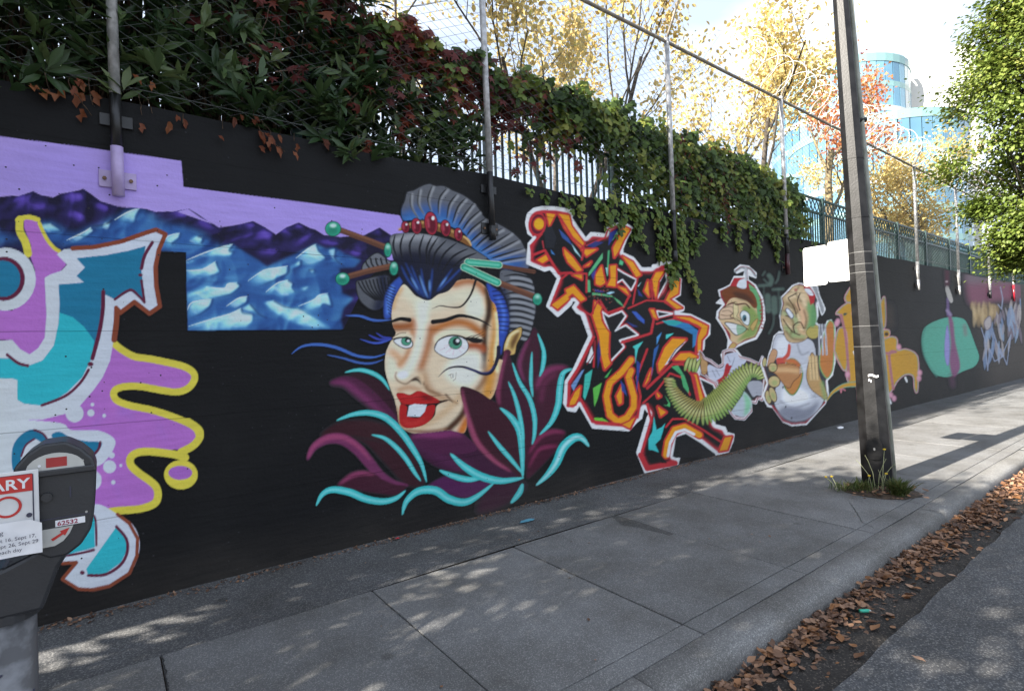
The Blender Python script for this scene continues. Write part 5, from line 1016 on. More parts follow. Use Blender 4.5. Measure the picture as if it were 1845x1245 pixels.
# ------------------------------------------------------------------ ivy and creeper on the fences
def hedge_top(x):
    return float(np.interp(x, [0.5, 1.2, 1.6, 2.2, 2.86, 3.87, 4.93, 6.24, 7.5, 8.72, 9.55, 10.2], [5.0, 4.75, 4.62, 4.5, 4.44, 4.44, 4.48, 4.42, 4.40, 4.33, 4.15, 3.9]))
def creeper(name, label, x0, x1, n, mat, seed, dens, size, T, low=3.28, thick=0.27, yc=4.52, hang=True, tmul=(0, 1), deep=0.32):
    """leaves thick along the top of the fence, thinning into strands below"""
    rg = np.random.default_rng(seed); off = np.array([(x0 + x1) / 2, yc, 3.3]); root = empty(name, tuple(off)); tag(root, label, 'creeper')
    P_, t_ = [], []; segs = []
    # hanging strands
    ns = int((x1 - x0) * 9)
    for i in range(ns):
        x = rg.uniform(x0, x1); z = hedge_top(x) + rg.normal() * 0.03; y = yc + rg.uniform(-thick * .5, thick * .4); ln = rg.uniform(0.3, hedge_top(x) - low + 0.15); tint = rg.uniform(0, .7); p = np.array([x, y, z]); dd = np.array([rg.normal() * .12, rg.normal() * .05, -1.0]); k = int(ln / 0.06)
        for j in range(k):
            dd = unit(dd + rg.normal(size=3) * np.array([.18, .08, .05])); q = p + dd * 0.06; segs.append((p - off, q - off, 0.004, 0.004))
            if dens(q[0], q[2]) > rg.uniform(0, 1):
                for _ in range(2): P_.append(q + rg.normal(size=3) * 0.035); t_.append(tint + rg.uniform(0, .3))
            p = q
    # thick mass
    c = 0
    while c < n:
        x = rg.uniform(x0, x1); tp = hedge_top(x); z = tp - abs(rg.normal()) * (0.32 if x < 5.2 else deep) + 0.04; 
        if z < low: continue
        if dens(x, z) < rg.uniform(0, 1): continue
        lump = 0.07 * math.sin(x * 9.0) + 0.05 * math.sin(x * 23 + 1); P_.append(np.array([x, yc + rg.uniform(-thick, thick) * (0.6 + 0.4 * rg.uniform()), z + lump])); t_.append(np.clip(0.45 + 0.45 * math.sin(x * 5.3 + z * 9) + rg.normal() * .2, 0, 1)); c += 1
    pos = np.array(P_); m = len(pos)
    d = rdir(m, rg) * 0.6 + np.array([0, -0.3, -0.8]); nr = np.array([-0.2, -1.0, 0.45]) + rdir(m, rg) * 0.65
    tt = np.clip(tmul[0] + (tmul[1] - tmul[0]) * np.array(t_), 0, 1)
    leaf_object('foliage', [leaf_arrays(pos - off, d, nr, rg.uniform(0.65, 1.3, m) * size, T, tt)], mat, root)
    wood_object('stem', segs, M_VINE, root, 3)['kind'] = 'stuff'
    return root
def gapn(x, z, s): return 0.5 + 0.5 * math.sin(x * 7.3 + s) * math.sin(z * 8.1 + x * 2 + s * 2)
red = lambda x, z: (1.0 if z > hedge_top(x) - 0.30 else 0.45) * (0.35 + 0.65 * gapn(x, z, 1)) * (1 if x < 3.0 else 0.55)
creeper('red_creeper', 'dark red five-lobed creeper sprawling over the fence beside the laurel', 0.7, 3.5, 950, M_RED, 51, red, 0.10, T_FIVE, thick=0.22, yc=4.46, tmul=(0, .7))
creeper('red_creeper', 'dry red creeper strands hanging by the second fence post', 3.2, 4.4, 260, M_RED, 52, lambda x, z: 0.75 * gapn(x, z, 4), 0.085, T_FIVE, thick=0.2, yc=4.5, tmul=(0, .6))
grn = lambda x, z: 1.0 if z > hedge_top(x) - 0.42 else 0.55 * gapn(x, z, 2)
creeper('ivy', 'green ivy mass topping the picket fence between laurel and second post', 1.9, 4.2, 1500, M_IVY, 53, lambda x, z: (1.0 if z > hedge_top(x) - 0.22 else 0.3 * gapn(x, z, 2)), 0.085, T_IVY)
creeper('ivy', 'thick green ivy mass covering the fence above the orange letters', 4.0, 6.6, 3600, M_IVY, 54, lambda x, z: grn(x, z) if x < 5.2 else 1.0 - 0.25 * gapn(x, z, 3), 0.08, T_IVY, deep=0.55, low=3.2)
creeper('ivy', 'ivy mass turning brown at the end nearest the bare pickets', 6.4, 9.7, 5200, M_IVY, 55, lambda x, z: 0.95 - 0.3 * gapn(x, z, 5), 0.085, T_IVY, tmul=(0.1, 1), deep=0.6, low=3.2)
creeper('red_creeper', 'rusty red creeper drooping under the ivy beside the third post', 6.0, 7.6, 300, M_RED, 56, lambda x, z: 0.9 if z < 3.9 else 0.1, 0.08, T_LANCE, yc=4.40, thick=0.1, tmul=(.1, .7))
# strands trailing down over the painted face of the wall
def trails(name, label, roots, seed, mat, size, T, bushy=0):
    rg = np.random.default_rng(seed); off = np.array([roots[0][0], WALL_Y - 0.04, 3.3]); root = empty(name, tuple(off)); tag(root, label, 'creeper'); P_, t_, segs = [], [], []
    for x, z, ln, drift in roots:
        p = np.array([x, WALL_Y - 0.03, z]); dd = unit(np.array([drift, 0, -1.0])); tint = rg.uniform(.3, .8)
        for j in range(int(ln / 0.035)):
            dd = unit(dd + np.array([rg.normal() * .22 + drift * .05, 0, -0.05])); q = p + dd * 0.035; q[1] = WALL_Y - 0.02 - abs(rg.normal()) * 0.02; segs.append((p - off, q - off, .003, .003))
            for _ in range(2 + bushy if bushy >= 0 else int(rg.uniform() < .75)): P_.append(q + rg.normal(size=3) * np.array([.035, .012, .03]) * (1 + abs(bushy) * .8)); t_.append(tint + rg.uniform(-.2, .3))
            p = q
    pos = np.array(P_); pos[:, 1] = np.minimum(pos[:, 1], WALL_Y - 0.012); m = len(pos); d = np.array([0, -0.35, -1.0]) + rdir(m, rg) * .6; nr = np.array([0, -1.0, .5]) + rdir(m, rg) * .4
    leaf_object('foliage', [leaf_arrays(pos - off, d, nr, rg.uniform(.7, 1.3, m) * size, T, np.clip(np.array(t_), 0, 1))], mat, root); wood_object('stem', segs, M_VINE, root, 3)['kind'] = 'stuff'
def wp(px, py): return at_y(px, py, WALL_Y - 0.03)
R1 = []
rt = np.random.default_rng(61)
for px, py, ln in ((960, 335, .16), (985, 342, .22), (1010, 345, .25), (1030, 350, .3), (1050, 352, .55), (1075, 355, .35), (1085, 358, .65), (1100, 360, .45), (1120, 362, .5), (1135, 365, .7), (1150, 368, .55), (1165, 370, .8), (1180, 372, .9), (1190, 380, .55), (1100, 340, .3), (1140, 345, .4), (1170, 350, .4)):
    x, z = wp(px, py); R1.append((x, z, ln * (.55 if px < 1110 else .8), rt.normal() * .2))
trails('ivy_trail', 'ivy shoots trailing down the wall over the top of the orange letters', R1, 62, M_IVY, .07, T_IVY, 0)
R2 = []
for px, py, ln in ((1205, 385, 1.05), (1190, 385, .8), (1215, 390, .6), (1222, 388, 1.2), (1230, 388, .9), (1245, 392, .5), (1262, 395, .45), (1300, 395, .35), (1330, 400, .45), (1350, 400, .5), (1372, 400, .55), (1385, 405, .6), (1395, 408, .4)):
    x, z = wp(px, py); R2.append((x, z, ln, .15 + rt.normal() * .3))
trails('ivy_trail', 'ivy shoots trailing down the wall past the third post', R2, 63, M_IVY, .075, T_IVY, 0)
R3 = []
for px, py, ln in ((80, 130, .2), (125, 140, .25), (160, 140, .2), (250, 170, .15), (265, 175, .12), (330, 205, .1), (455, 190, .35), (470, 215, .3), (530, 240, .1), (585, 245, .1), (400, 215, .08)):
    x, z = wp(px, py); R3.append((x, z, ln, rt.normal() * .2))
M_DEAD = leaf_mat('rusty_leaves', [(0.09, 0.022, 0.010), (0.19, 0.05, 0.018), (0.27, 0.095, 0.035)], trans=.3)
trails('creeper_trail', 'rusty dead creeper leaves poking through the mesh above the lilac paint', R3, 64, M_DEAD, .085, T_CRUMP, -1)
# ------------------------------------------------------------------ chain-link fence on the wall
M_GALV = noise_mat('galvanised_steel', (0.30, 0.30, 0.30), (0.52, 0.52, 0.53), scale=22, rough=0.45, metallic=0.35)
M_RAIL = noise_mat('rusty_rail', (0.16, 0.13, 0.10), (0.30, 0.27, 0.23), scale=20, rough=0.6, metallic=0.2)
M_WIRE = flat('fence_wire', (0.11, 0.12, 0.115), rough=0.5, metallic=0.3)
M_RAZOR = flat('razor_wire', (0.62, 0.62, 0.62), rough=0.35, metallic=0.4)
M_PBLK = noise_mat('black_pipe_paint', (0.008, 0.008, 0.009), (0.02, 0.02, 0.021), scale=9, rough=0.4)
M_PLIL = flat('lilac_pipe_paint', (0.46, 0.36, 0.62), rough=0.35)
M_PRED = noise_mat('red_pipe_paint', (0.10, 0.012, 0.018), (0.30, 0.015, 0.03), scale=5, rough=0.3)
M_PDKR = noise_mat('maroon_pipe_paint', (0.02, 0.010, 0.012), (0.07, 0.012, 0.018), scale=5, rough=0.3)
M_BOLT = flat('rusty_bolt', (0.18, 0.10, 0.06))
fence = empty('chain_link_fence', (0, 4.30, 3.3)); FO = Vector((0, 4.30, 3.3)); tag(fence, 'tall galvanised chain-link fence with pipe posts along the wall top', 'fence')
def fpart(name, bm, mat, smooth=True, parent=None):
    for v in bm.verts: v.co -= FO
    o = from_bm(name, bm, mat, parent or fence, smooth=smooth); return o
PX = [-2.9, 0.09, 3.04, 5.92, 8.9, 11.9, 15.05, 18.2, 21.3, 24.3, 27.4, 30.5, 33.6, 36.7]
LOW = {0.09: (M_PLIL, 2.98), 8.9: (M_PDKR, 3.0), 24.3: (M_PRED, 3.2), 3.04: (M_PBLK, 2.8), 5.92: (M_PBLK, 2.8), 15.05: (M_GALV, 2.9), 18.2: (M_GALV, 2.9)}
for x in PX:
    lowm, zs = LOW.get(x, (M_PBLK, 2.9)); yp = 4.295
    top = 5.52; lx = random.uniform(-.02, .02) - 0.03
    pt = lambda z: (x + lx * (z - 2.65) / 2.9, yp, z)
    bm = bmesh.new(); tube(bm, [pt(3.32), pt(top)], 0.032, 10); po = fpart('post', bm, M_GALV)
    zm = 3.2 if x < 14 else 3.25
    bm = bmesh.new(); tube(bm, [pt(zs), pt(3.318)], 0.0325, 10); fpart('post_sleeve', bm, M_PBLK if x < 10 else M_GALV)
    bm = bmesh.new(); tube(bm, [pt(2.66), pt(zs - 0.002)], 0.036, 10); fpart('post_foot', bm, lowm)
    bm = bmesh.new(); box(bm, x - 0.10, x + 0.10, 4.333, 4.345, 2.72, 2.83); bevel(bm, .003, 1); br = fpart('bracket', bm, lowm if x < 1 else M_PBLK, False)
    for s in (-1, 1):
        bm = bmesh.new(); tube(bm, [(x + s * .07, 4.320, 2.775), (x + s * .07, 4.334, 2.775)], 0.012, 6); fpart('bolt', bm, M_BOLT, False, br)
    bm = bmesh.new(); box(bm, x - 0.09, x + 0.09, 4.333, 4.345, 3.12, 3.2); bevel(bm, .003, 1); fpart('bracket', bm, M_PBLK, False)
    bm = bmesh.new(); tube(bm, [(x + lx, yp, top), (x + lx + 0.02, yp - 0.18, top + 0.42)], [0.018, 0.014], 8); fpart('arm', bm, M_RAIL)
    bm = bmesh.new(); bmesh.ops.create_uvsphere(bm, u_segments=8, v_segments=5, radius=0.042); bmesh.ops.translate(bm, verts=bm.verts, vec=(x + lx, yp, top)); fpart('post_cap', bm, M_GALV)
    if x == 0.09:   # clear streak of bare metal
        pass
bm = bmesh.new(); tube(bm, [(-3, 4.295, 5.50)] + [(q, 4.295 + random.uniform(-.004, .004), 5.50 + random.uniform(-.006, .006)) for q in np.arange(0, 38, 1.5)], 0.022, 8); fpart('top_rail', bm, M_RAIL)
bm = bmesh.new(); tube(bm, [(q, 4.325, 3.395 + random.uniform(-.006, .006)) for q in np.arange(-3, 28, 0.7)], 0.0032, 5); fpart('tension_wire', bm, M_WIRE)
# woven mesh, one panel per bay
A_ = 0.042   # half a diamond
for b0, b1 in zip(PX[:-1], PX[1:]):
    z0, z1 = 3.345, 5.50; segs = []; n = int((b1 - b0) / (2 * A_)); nzz = int((z1 - z0) / (2 * A_))
    if b0 < 16:
        hw = 0.0018
        for i in range(n):
            xa = b0 + (i + 0.5) * 2 * A_
            pts = [np.array([xa + (A_ if (j + i) % 2 else -A_) * 1.0 , 4.318 + (0.0025 if (j + i) % 2 else -0.0025), z0 + j * A_]) for j in range(2 * nzz + 1)]
            segs += [(p - np.array(FO), q - np.array(FO), hw, hw) for p, q in zip(pts[:-1], pts[1:])]
        # the neighbouring strand hooks in half a step across
    V, Fq = tubes_np(segs, 3) if segs else (None, None)
    if segs:
        o = link('wire_mesh', mesh_np('wire_mesh', V, Fq), M_WIRE, fence); o['kind'] = 'stuff'
# coiled razor wire
segs = []; prev = None
for k in range(int((24 - 7.5) / 0.42 * 20)):
    a = 2 * math.pi * k / 20; x = 7.5 + 0.42 * k / 20; rr = 0.30 + .03 * math.sin(k * .13)
    p = np.array([x + 0.12 * math.sin(a), 4.24 + rr * math.cos(a), 5.80 + rr * math.sin(a)]) - np.array(FO)
    if prev is not None: segs.append((prev, p, 0.0055, 0.0055))
    prev = p
V, Fq = tubes_np(segs, 3); link('razor_coil', mesh_np('razor_coil', V, Fq), M_RAZOR, fence)

# ------------------------------------------------------------------ green picket fence behind
M_GRN = noise_mat('green_fence_paint', (0.012, 0.045, 0.042), (0.022, 0.07, 0.065), scale=8, rough=0.45)
pf = empty('picket_fence', (0, 4.78, 3.3)); tag(pf, 'dark green steel picket fence with a lattice band along its top', 'fence'); PO = Vector((0, 4.78, 3.3))
def ppart(name, bm, parent=None, kind=None):
    for v in bm.verts: v.co -= PO
    o = from_bm(name, bm, M_GRN, parent or pf)
    if kind: o['kind'] = kind
    return o
bx0 = 1.35
while bx0 < 44:
    bx1 = bx0 + 2.0
    bm = bmesh.new(); box(bm, bx0 - .04, bx0 + .04, 4.74, 4.82, 3.02, 4.36); bevel(bm, .006, 1); ppart('fence_post', bm)
    for z in (3.42, 4.05, 4.32):
        bm = bmesh.new(); box(bm, bx0 + .041, bx1 - .041, 4.762, 4.798, z - .02, z + .02); ppart('rail', bm)
    bm = bmesh.new()
    for i in range(1, 20):
        x = bx0 + i * .1
        if abs(x - bx0) < .05 or abs(x - bx1) < .05: continue
        box(bm, x - .011, x + .011, 4.769, 4.791, 3.441, 4.029)
    ppart('pickets', bm, kind='stuff')
    bm = bmesh.new()
    for i in range(12):
        xa = bx0 + .045 + i * .159; 
        for s in (0, 1):
            p, q = ((xa, 4.78, 4.072), (xa + .155, 4.78, 4.298)) if s == 0 else ((xa, 4.783, 4.298), (xa + .155, 4.783, 4.072))
            tube(bm, [p, q], 0.011, 4, cap=False)
    ppart('lattice', bm, kind='stuff')
    bx0 = bx1
# ------------------------------------------------------------------ blue glass tower far behind
M_GLASS = []
for i, c in enumerate(((0.075, 0.17, 0.26), (0.10, 0.22, 0.32), (0.14, 0.28, 0.37))):
    m, n, b = new_mat('blue_glass'); b.inputs['Base Color'].default_value = (*c, 1); b.inputs['Roughness'].default_value = 0.12; b.inputs['Specular IOR Level'].default_value = 0.9
    nz_ = N(n, 'ShaderNodeTexNoise'); nz_.inputs['Scale'].default_value = 0.35; tcn = N(n, 'ShaderNodeNewGeometry'); n.links.new(tcn.outputs['Position'], nz_.inputs[0])
    r = N(n, 'ShaderNodeValToRGB'); r.color_ramp.elements[0].color = (*[v * .75 for v in c], 1); r.color_ramp.elements[1].color = (*[min(v * 1.2, .8) for v in c], 1); n.links.new(nz_.outputs['Fac'], r.inputs[0]); n.links.new(r.outputs[0], b.inputs['Base Color'])
    M_GLASS.append(m)
M_SPAN = flat('teal_spandrel', (0.17, 0.30, 0.31), rough=0.3); M_MULL = flat('pale_mullion', (0.42, 0.48, 0.50), rough=0.4); M_PALE = flat('pale_cladding', (0.55, 0.56, 0.55))
def round_tower(name, label, C, R, base, floors, fh, a0, a1, nseg):
    root = empty(name, (C[0], C[1], base)); tag(root, label, 'building')
    bm = bmesh.new(); ring = 40; v0 = []
    for zz in (0, floors * fh + 0.6):
        v0.append([bm.verts.new(((R - .35) * math.cos(2 * math.pi * k / ring), (R - .35) * math.sin(2 * math.pi * k / ring), zz)) for k in range(ring)])
    for k in range(ring): bm.faces.new((v0[0][k], v0[0][(k + 1) % ring], v0[1][(k + 1) % ring], v0[1][k]))
    bm.faces.new(v0[1]); from_bm('core', bm, M_PALE, root)
    da = (a1 - a0) / nseg; wseg = 2 * R * math.tan(da / 2)
    pm = {}
    for fl in range(floors):
        bm = bmesh.new(); z = fl * fh; zt = z + .75
        rin, rout = R - .3, R + .06; st = []
        for k in range(nseg + 1):
            a = a0 + da * k; st.append([bm.verts.new((r * math.cos(a), r * math.sin(a), zz)) for r, zz in ((rin, z), (rout, z), (rout, zt), (rin, zt))])
        for p, q in zip(st[:-1], st[1:]):
            for j in range(3): bm.faces.new((p[j], q[j], q[j + 1], p[j + 1]))
        from_bm('floor_band', bm, M_SPAN if fl >= floors - 1 or fl % 4 == 3 else M_MULL if fl % 2 else M_SPAN, root)
        for k in range(nseg):
            key = random.randrange(3)
            if key not in pm:
                b2 = bmesh.new(); box(b2, -wseg / 2 + .07, wseg / 2 - .07, -.05, .05, 0, fh - .76); me = bpy.data.meshes.new('pane'); b2.to_mesh(me); b2.free(); pm[key] = me
            a = a0 + da * (k + .5); o = link('pane', pm[key], M_GLASS[key], root); o.location = (R * math.cos(da / 2) * math.cos(a), R * math.cos(da / 2) * math.sin(a), z + .755); o.rotation_euler.z = a + math.pi / 2
    bm = bmesh.new(); st = []
    for k in range(nseg + 1):
        a = a0 + da * k; st.append([bm.verts.new((r * math.cos(a), r * math.sin(a), floors * fh + zz)) for r, zz in ((R - .4, 0), (R + .12, 0), (R + .12, 1.1), (R - .4, 1.1))])
    for p, q in zip(st[:-1], st[1:]):
        for j in range(3): bm.faces.new((p[j], q[j], q[j + 1], p[j + 1]))
    from_bm('roof_parapet', bm, M_SPAN, root)
    return root
def dirpos(px, dist):
    r = ray(px, 640); a = math.atan2(r[1], r[0]); return dist * math.cos(a), dist * math.sin(a), a
cx, cy, ca = dirpos(1523, 98.0)
round_tower('glass_tower', 'tall round tower of blue glass behind the orange tree', (cx, cy), 9.2, 2.0, 11, 3.42, ca + math.pi - 1.5, ca + math.pi + 1.5, 22)
cx, cy, ca = dirpos(1585, 92.0)
round_tower('glass_tower', 'lower wider drum of blue glass at the foot of the tower', (cx, cy), 10.5, 2.0, 7, 3.75, ca + math.pi - 1.5, ca + math.pi + 1.5, 24)
cx, cy, ca = dirpos(1668, 104.0)
root = empty('office_block', (cx, cy, 2.0)); root.rotation_euler.z = ca + math.pi / 2 + 0.25; tag(root, 'square glass office block beside the round tower', 'building')
bm = bmesh.new(); box(bm, -6, 6, -4, 4, 0, 41); from_bm('wall', bm, M_PALE, root)
pmesh = None
for fl in range(10):
    for k in range(5):
        if pmesh is None:
            b2 = bmesh.new(); box(b2, -1.1, 1.1, -.06, .06, 0, 3.0); pmesh = bpy.data.meshes.new('pane'); b2.to_mesh(pmesh); b2.free()
        for s in (-1,):
            o = link('pane', pmesh, M_GLASS[1], root); o.location = (-4.8 + 2.4 * k, s * 4.07, .5 + 4.0 * fl)
        
# ------------------------------------------------------------------ lamp post with signs
M_POLE = noise_mat('black_pole_paint', (0.005, 0.005, 0.0055), (0.013, 0.013, 0.014), scale=7, rough=0.42, bump=0.12, bscale=60, spec=0.22)
M_SCUFF = flat('grey_scuff', (0.09, 0.09, 0.09), rough=0.6); M_BAND = flat('steel_band', (0.42, 0.42, 0.41), rough=0.35, metallic=0.6)
M_SIGNB = noise_mat('bare_aluminium_sign', (0.70, 0.70, 0.69), (0.80, 0.80, 0.79), scale=6, rough=0.35, metallic=0.15)
M_COND0 = flat('dull_band', (0.10, 0.10, 0.10), rough=.5); PB = (6.62, 2.31); lamp = empty('lamp_post', (PB[0], PB[1], 0)); tag(lamp, 'tall black octagonal lamp post standing in a weedy pit by the kerb', 'lamp post')
def pole_c(z): return Vector((0.0 * z, 0.0385 * z, z))
def pole_r(z): return 0.153 - 0.0140 * z
bm = bmesh.new(); rings = []
for z in (0.0, 0.5, 1.0, 2.0, 3.0, 4.0, 5.0, 6.0, 7.5):
    c = pole_c(z); r = pole_r(z); rings.append([bm.verts.new((c.x + r * math.cos(math.pi / 8 + math.pi / 4 * k + 0.25), c.y + r * math.sin(math.pi / 8 + math.pi / 4 * k + 0.25), z)) for k in range(8)])
for a, b_ in zip(rings[:-1], rings[1:]):
    for k in range(8): bm.faces.new((a[k], a[(k + 1) % 8], b_[(k + 1) % 8], b_[k]))
bm.faces.new(rings[-1])
bmesh.ops.bevel(bm, geom=[e for e in bm.edges if abs((e.verts[0].co - e.verts[1].co).normalized().z) > .9], offset=.008, segments=2, affect='EDGES')
from_bm('shaft', bm, M_POLE, lamp)
def band(z, h, mat, k=1.035, name='band'):
    bm = bmesh.new(); rr = []
    for zz in (z, z + h):
        c = pole_c(zz); r = pole_r(zz) * k; rr.append([bm.verts.new((c.x + r * math.cos(math.pi / 8 + math.pi / 4 * j + .25), c.y + r * math.sin(math.pi / 8 + math.pi / 4 * j + .25), zz)) for j in range(8)])
    for j in range(8): bm.faces.new((rr[0][j], rr[0][(j + 1) % 8], rr[1][(j + 1) % 8], rr[1][j]))
    return from_bm(name, bm, mat, lamp)
for z in (2.52, 2.30, 2.39): band(z, .006, M_COND0, 1.01)
for z in (3.55, 2.9): band(z, .02, M_POLE, 1.04)
for z in (1.72, 1.50): band(z, .006, M_SCUFF, 1.012, 'tape_edge')
bm = bmesh.new()                                       # narrow tape left on the face
for z, a0, a1 in ((1.18, -2.9, -2.2), (1.13, -2.9, -2.7)):
    p = []
    for j in range(7):
        a = a0 + (a1 - a0) * j / 6
        for zz in (z, z + .022): c = pole_c(zz); r = pole_r(zz) * 1.015; p.append(bm.verts.new((c.x + r * math.cos(a), c.y + r * math.sin(a), zz + .01 * math.sin(j))))
    for j in range(6): bm.faces.new((p[2 * j], p[2 * j + 2], p[2 * j + 3], p[2 * j + 1]))
from_bm('tape', bm, M_SIGNB, lamp)
# hand-hole cover facing the camera side
ha = math.atan2(-PB[1] + .35, -PB[0]); hd = Vector((math.cos(ha), math.sin(ha), 0)); ht = Vector((-hd.y, hd.x, 0))
def cover(scale, d0, d1, mat, name, parent):
    bm = bmesh.new(); n = 24; a = []
    for dd in (d0, d1):
        ring = []
        for k in range(n):
            t_ = 2 * math.pi * k / n; cx_, cz_ = math.cos(t_), math.sin(t_)
            u = 0.072 * scale * math.copysign(abs(cx_) ** .7, cx_); v = 0.115 * scale * math.copysign(abs(cz_) ** .7, cz_); c = pole_c(.42 + v); ring.append(bm.verts.new(c + hd * (pole_r(.42 + v) * .94 + dd) + ht * u))
        a.append(ring)
    for k in range(n): bm.faces.new((a[0][k], a[0][(k + 1) % n], a[1][(k + 1) % n], a[1][k]))
    bm.faces.new(a[1]); return from_bm(name, bm, mat, parent)
hc = cover(1.0, 0, .022, M_POLE, 'hand_hole_cover', lamp); cover(.12, .0, .03, M_BAND, 'screw', hc)
# conduit strapped up the far side
M_COND = noise_mat('grey_conduit', (0.20, 0.21, 0.17), (0.34, 0.35, 0.30), scale=6, rough=.5)
ca_ = math.atan2(-0.45, 0.9); cdv = Vector((math.cos(ca_), math.sin(ca_), 0))
bm = bmesh.new(); tube(bm, [pole_c(z) + cdv * (pole_r(z) + .052) for z in (0, 1, 2, 3, 4, 5, 6, 7.4)], .028, 10); from_bm('conduit', bm, M_COND, lamp, smooth=True)
bm = bmesh.new(); c = pole_c(4.0); tube(bm, [c + cdv * pole_r(4.0), c + cdv * (pole_r(4) + .10) + Vector((0, 0, .015))], .03, 8); from_bm('clamp', bm, M_POLE, lamp)
# two blank-backed parking signs
for k, (y0, y1, z0, z1, lab) in enumerate(((2.725, 2.985, 2.215, 2.665, 'blank white sign back, the one farther from the lamp post'), (2.462, 2.718, 2.235, 2.690, 'blank white sign back strapped right against the lamp post'))):
    s = empty('parking_sign', (6.565, (y0 + y1) / 2, z0)); tag(s, lab, 'sign')
    bm = bmesh.new(); yc = (y1 - y0) / 2; h = z1 - z0; r = .03; pr = []
    for cyy, czz, a0 in ((yc - r, r, -90), (yc - r, h - r, 0), (-yc + r, h - r, 90), (-yc + r, r, 180)):
        for j in range(5): t_ = math.radians(a0 + 90 * j / 4); pr.append((cyy + r * math.cos(t_), czz + r * math.sin(t_)))
    f = [bm.verts.new((-.0015, y, z)) for y, z in pr]; bk = [bm.verts.new((.0015, y, z)) for y, z in pr]; bm.faces.new(f[::-1]); bm.faces.new(bk)
    for j in range(len(pr)): bm.faces.new((f[j], f[(j + 1) % len(pr)], bk[(j + 1) % len(pr)], bk[j]))
    from_bm('plate', bm, M_SIGNB, s)
    for zz in ((.12, h - .12)):
        bm = bmesh.new(); box(bm, .002, .012, -yc + .004, yc - .004 if k == 0 else yc + .0, zz - .012, zz + .012); from_bm('strap', bm, M_BAND, s)
    if k == 0:
        bm = bmesh.new(); box(bm, -.0030, -.0016, -.03, .06, .135, .139); from_bm('scratch', bm, flat('scratch_grey', (.2, .2, .2)), s)

# ------------------------------------------------------------------ parking meters on a shared post
M_MET = noise_mat('meter_grey', (0.020, 0.021, 0.024), (0.030, 0.031, 0.035), scale=5, rough=.38, bump=.08, bscale=120, spec=.5)
M_METP = noise_mat('scratched_post', (0.07, 0.07, 0.075), (0.19, 0.195, 0.21), scale=9, detail=8, rough=.5, lo=.42, hi=.55)
M_WINF = flat('meter_face', (0.50, 0.50, 0.47), rough=.3); M_WINR = flat('meter_red', (0.36, 0.035, 0.035), rough=.3); M_WHITE = flat('white_print', (0.78, 0.78, 0.80), rough=.5); M_INK = flat('dark_ink', (0.05, 0.05, 0.08), rough=.6); M_REDP = flat('red_print', (0.52, 0.035, 0.03), rough=.45); M_MARO = flat('maroon_print', (0.30, 0.02, 0.06), rough=.5)
def text(name, s, size, mat, parent, loc, spacing=1.0, bold=False, xs=1.0, shear=0.0):
    cu = bpy.data.curves.new('lettering', 'FONT'); cu.body = s; cu.size = size; cu.space_character = spacing; cu.extrude = 0.0002; cu.shear = shear
    if bold: cu.offset = size * .022
    t = bpy.data.objects.new('lettering', cu); COL.objects.link(t); dg = bpy.context.evaluated_depsgraph_get(); me = bpy.data.meshes.new_from_object(t.evaluated_get(dg)); bpy.data.objects.remove(t)
    o = link(name, me, None, parent); me.materials.clear(); me.materials.append(mat); o.rotation_euler = (math.pi / 2, 0, 0); o.scale = (xs, 1, 1); o.location = loc; return o
meter = empty('parking_meter', (-0.20, 2.02, 0)); tag(meter, 'twin-headed dark grey parking meter on a scuffed metal post', 'parking meter')
def prism(bm, prof, y0, y1):
    a = [bm.verts.new((x, y0, z)) for x, z in prof]; b_ = [bm.verts.new((x, y1, z)) for x, z in prof]; bm.faces.new(a); bm.faces.new(b_[::-1])
    for k in range(len(prof)): bm.faces.new((a[k], b_[k], b_[(k + 1) % len(prof)], a[(k + 1) % len(prof)]))
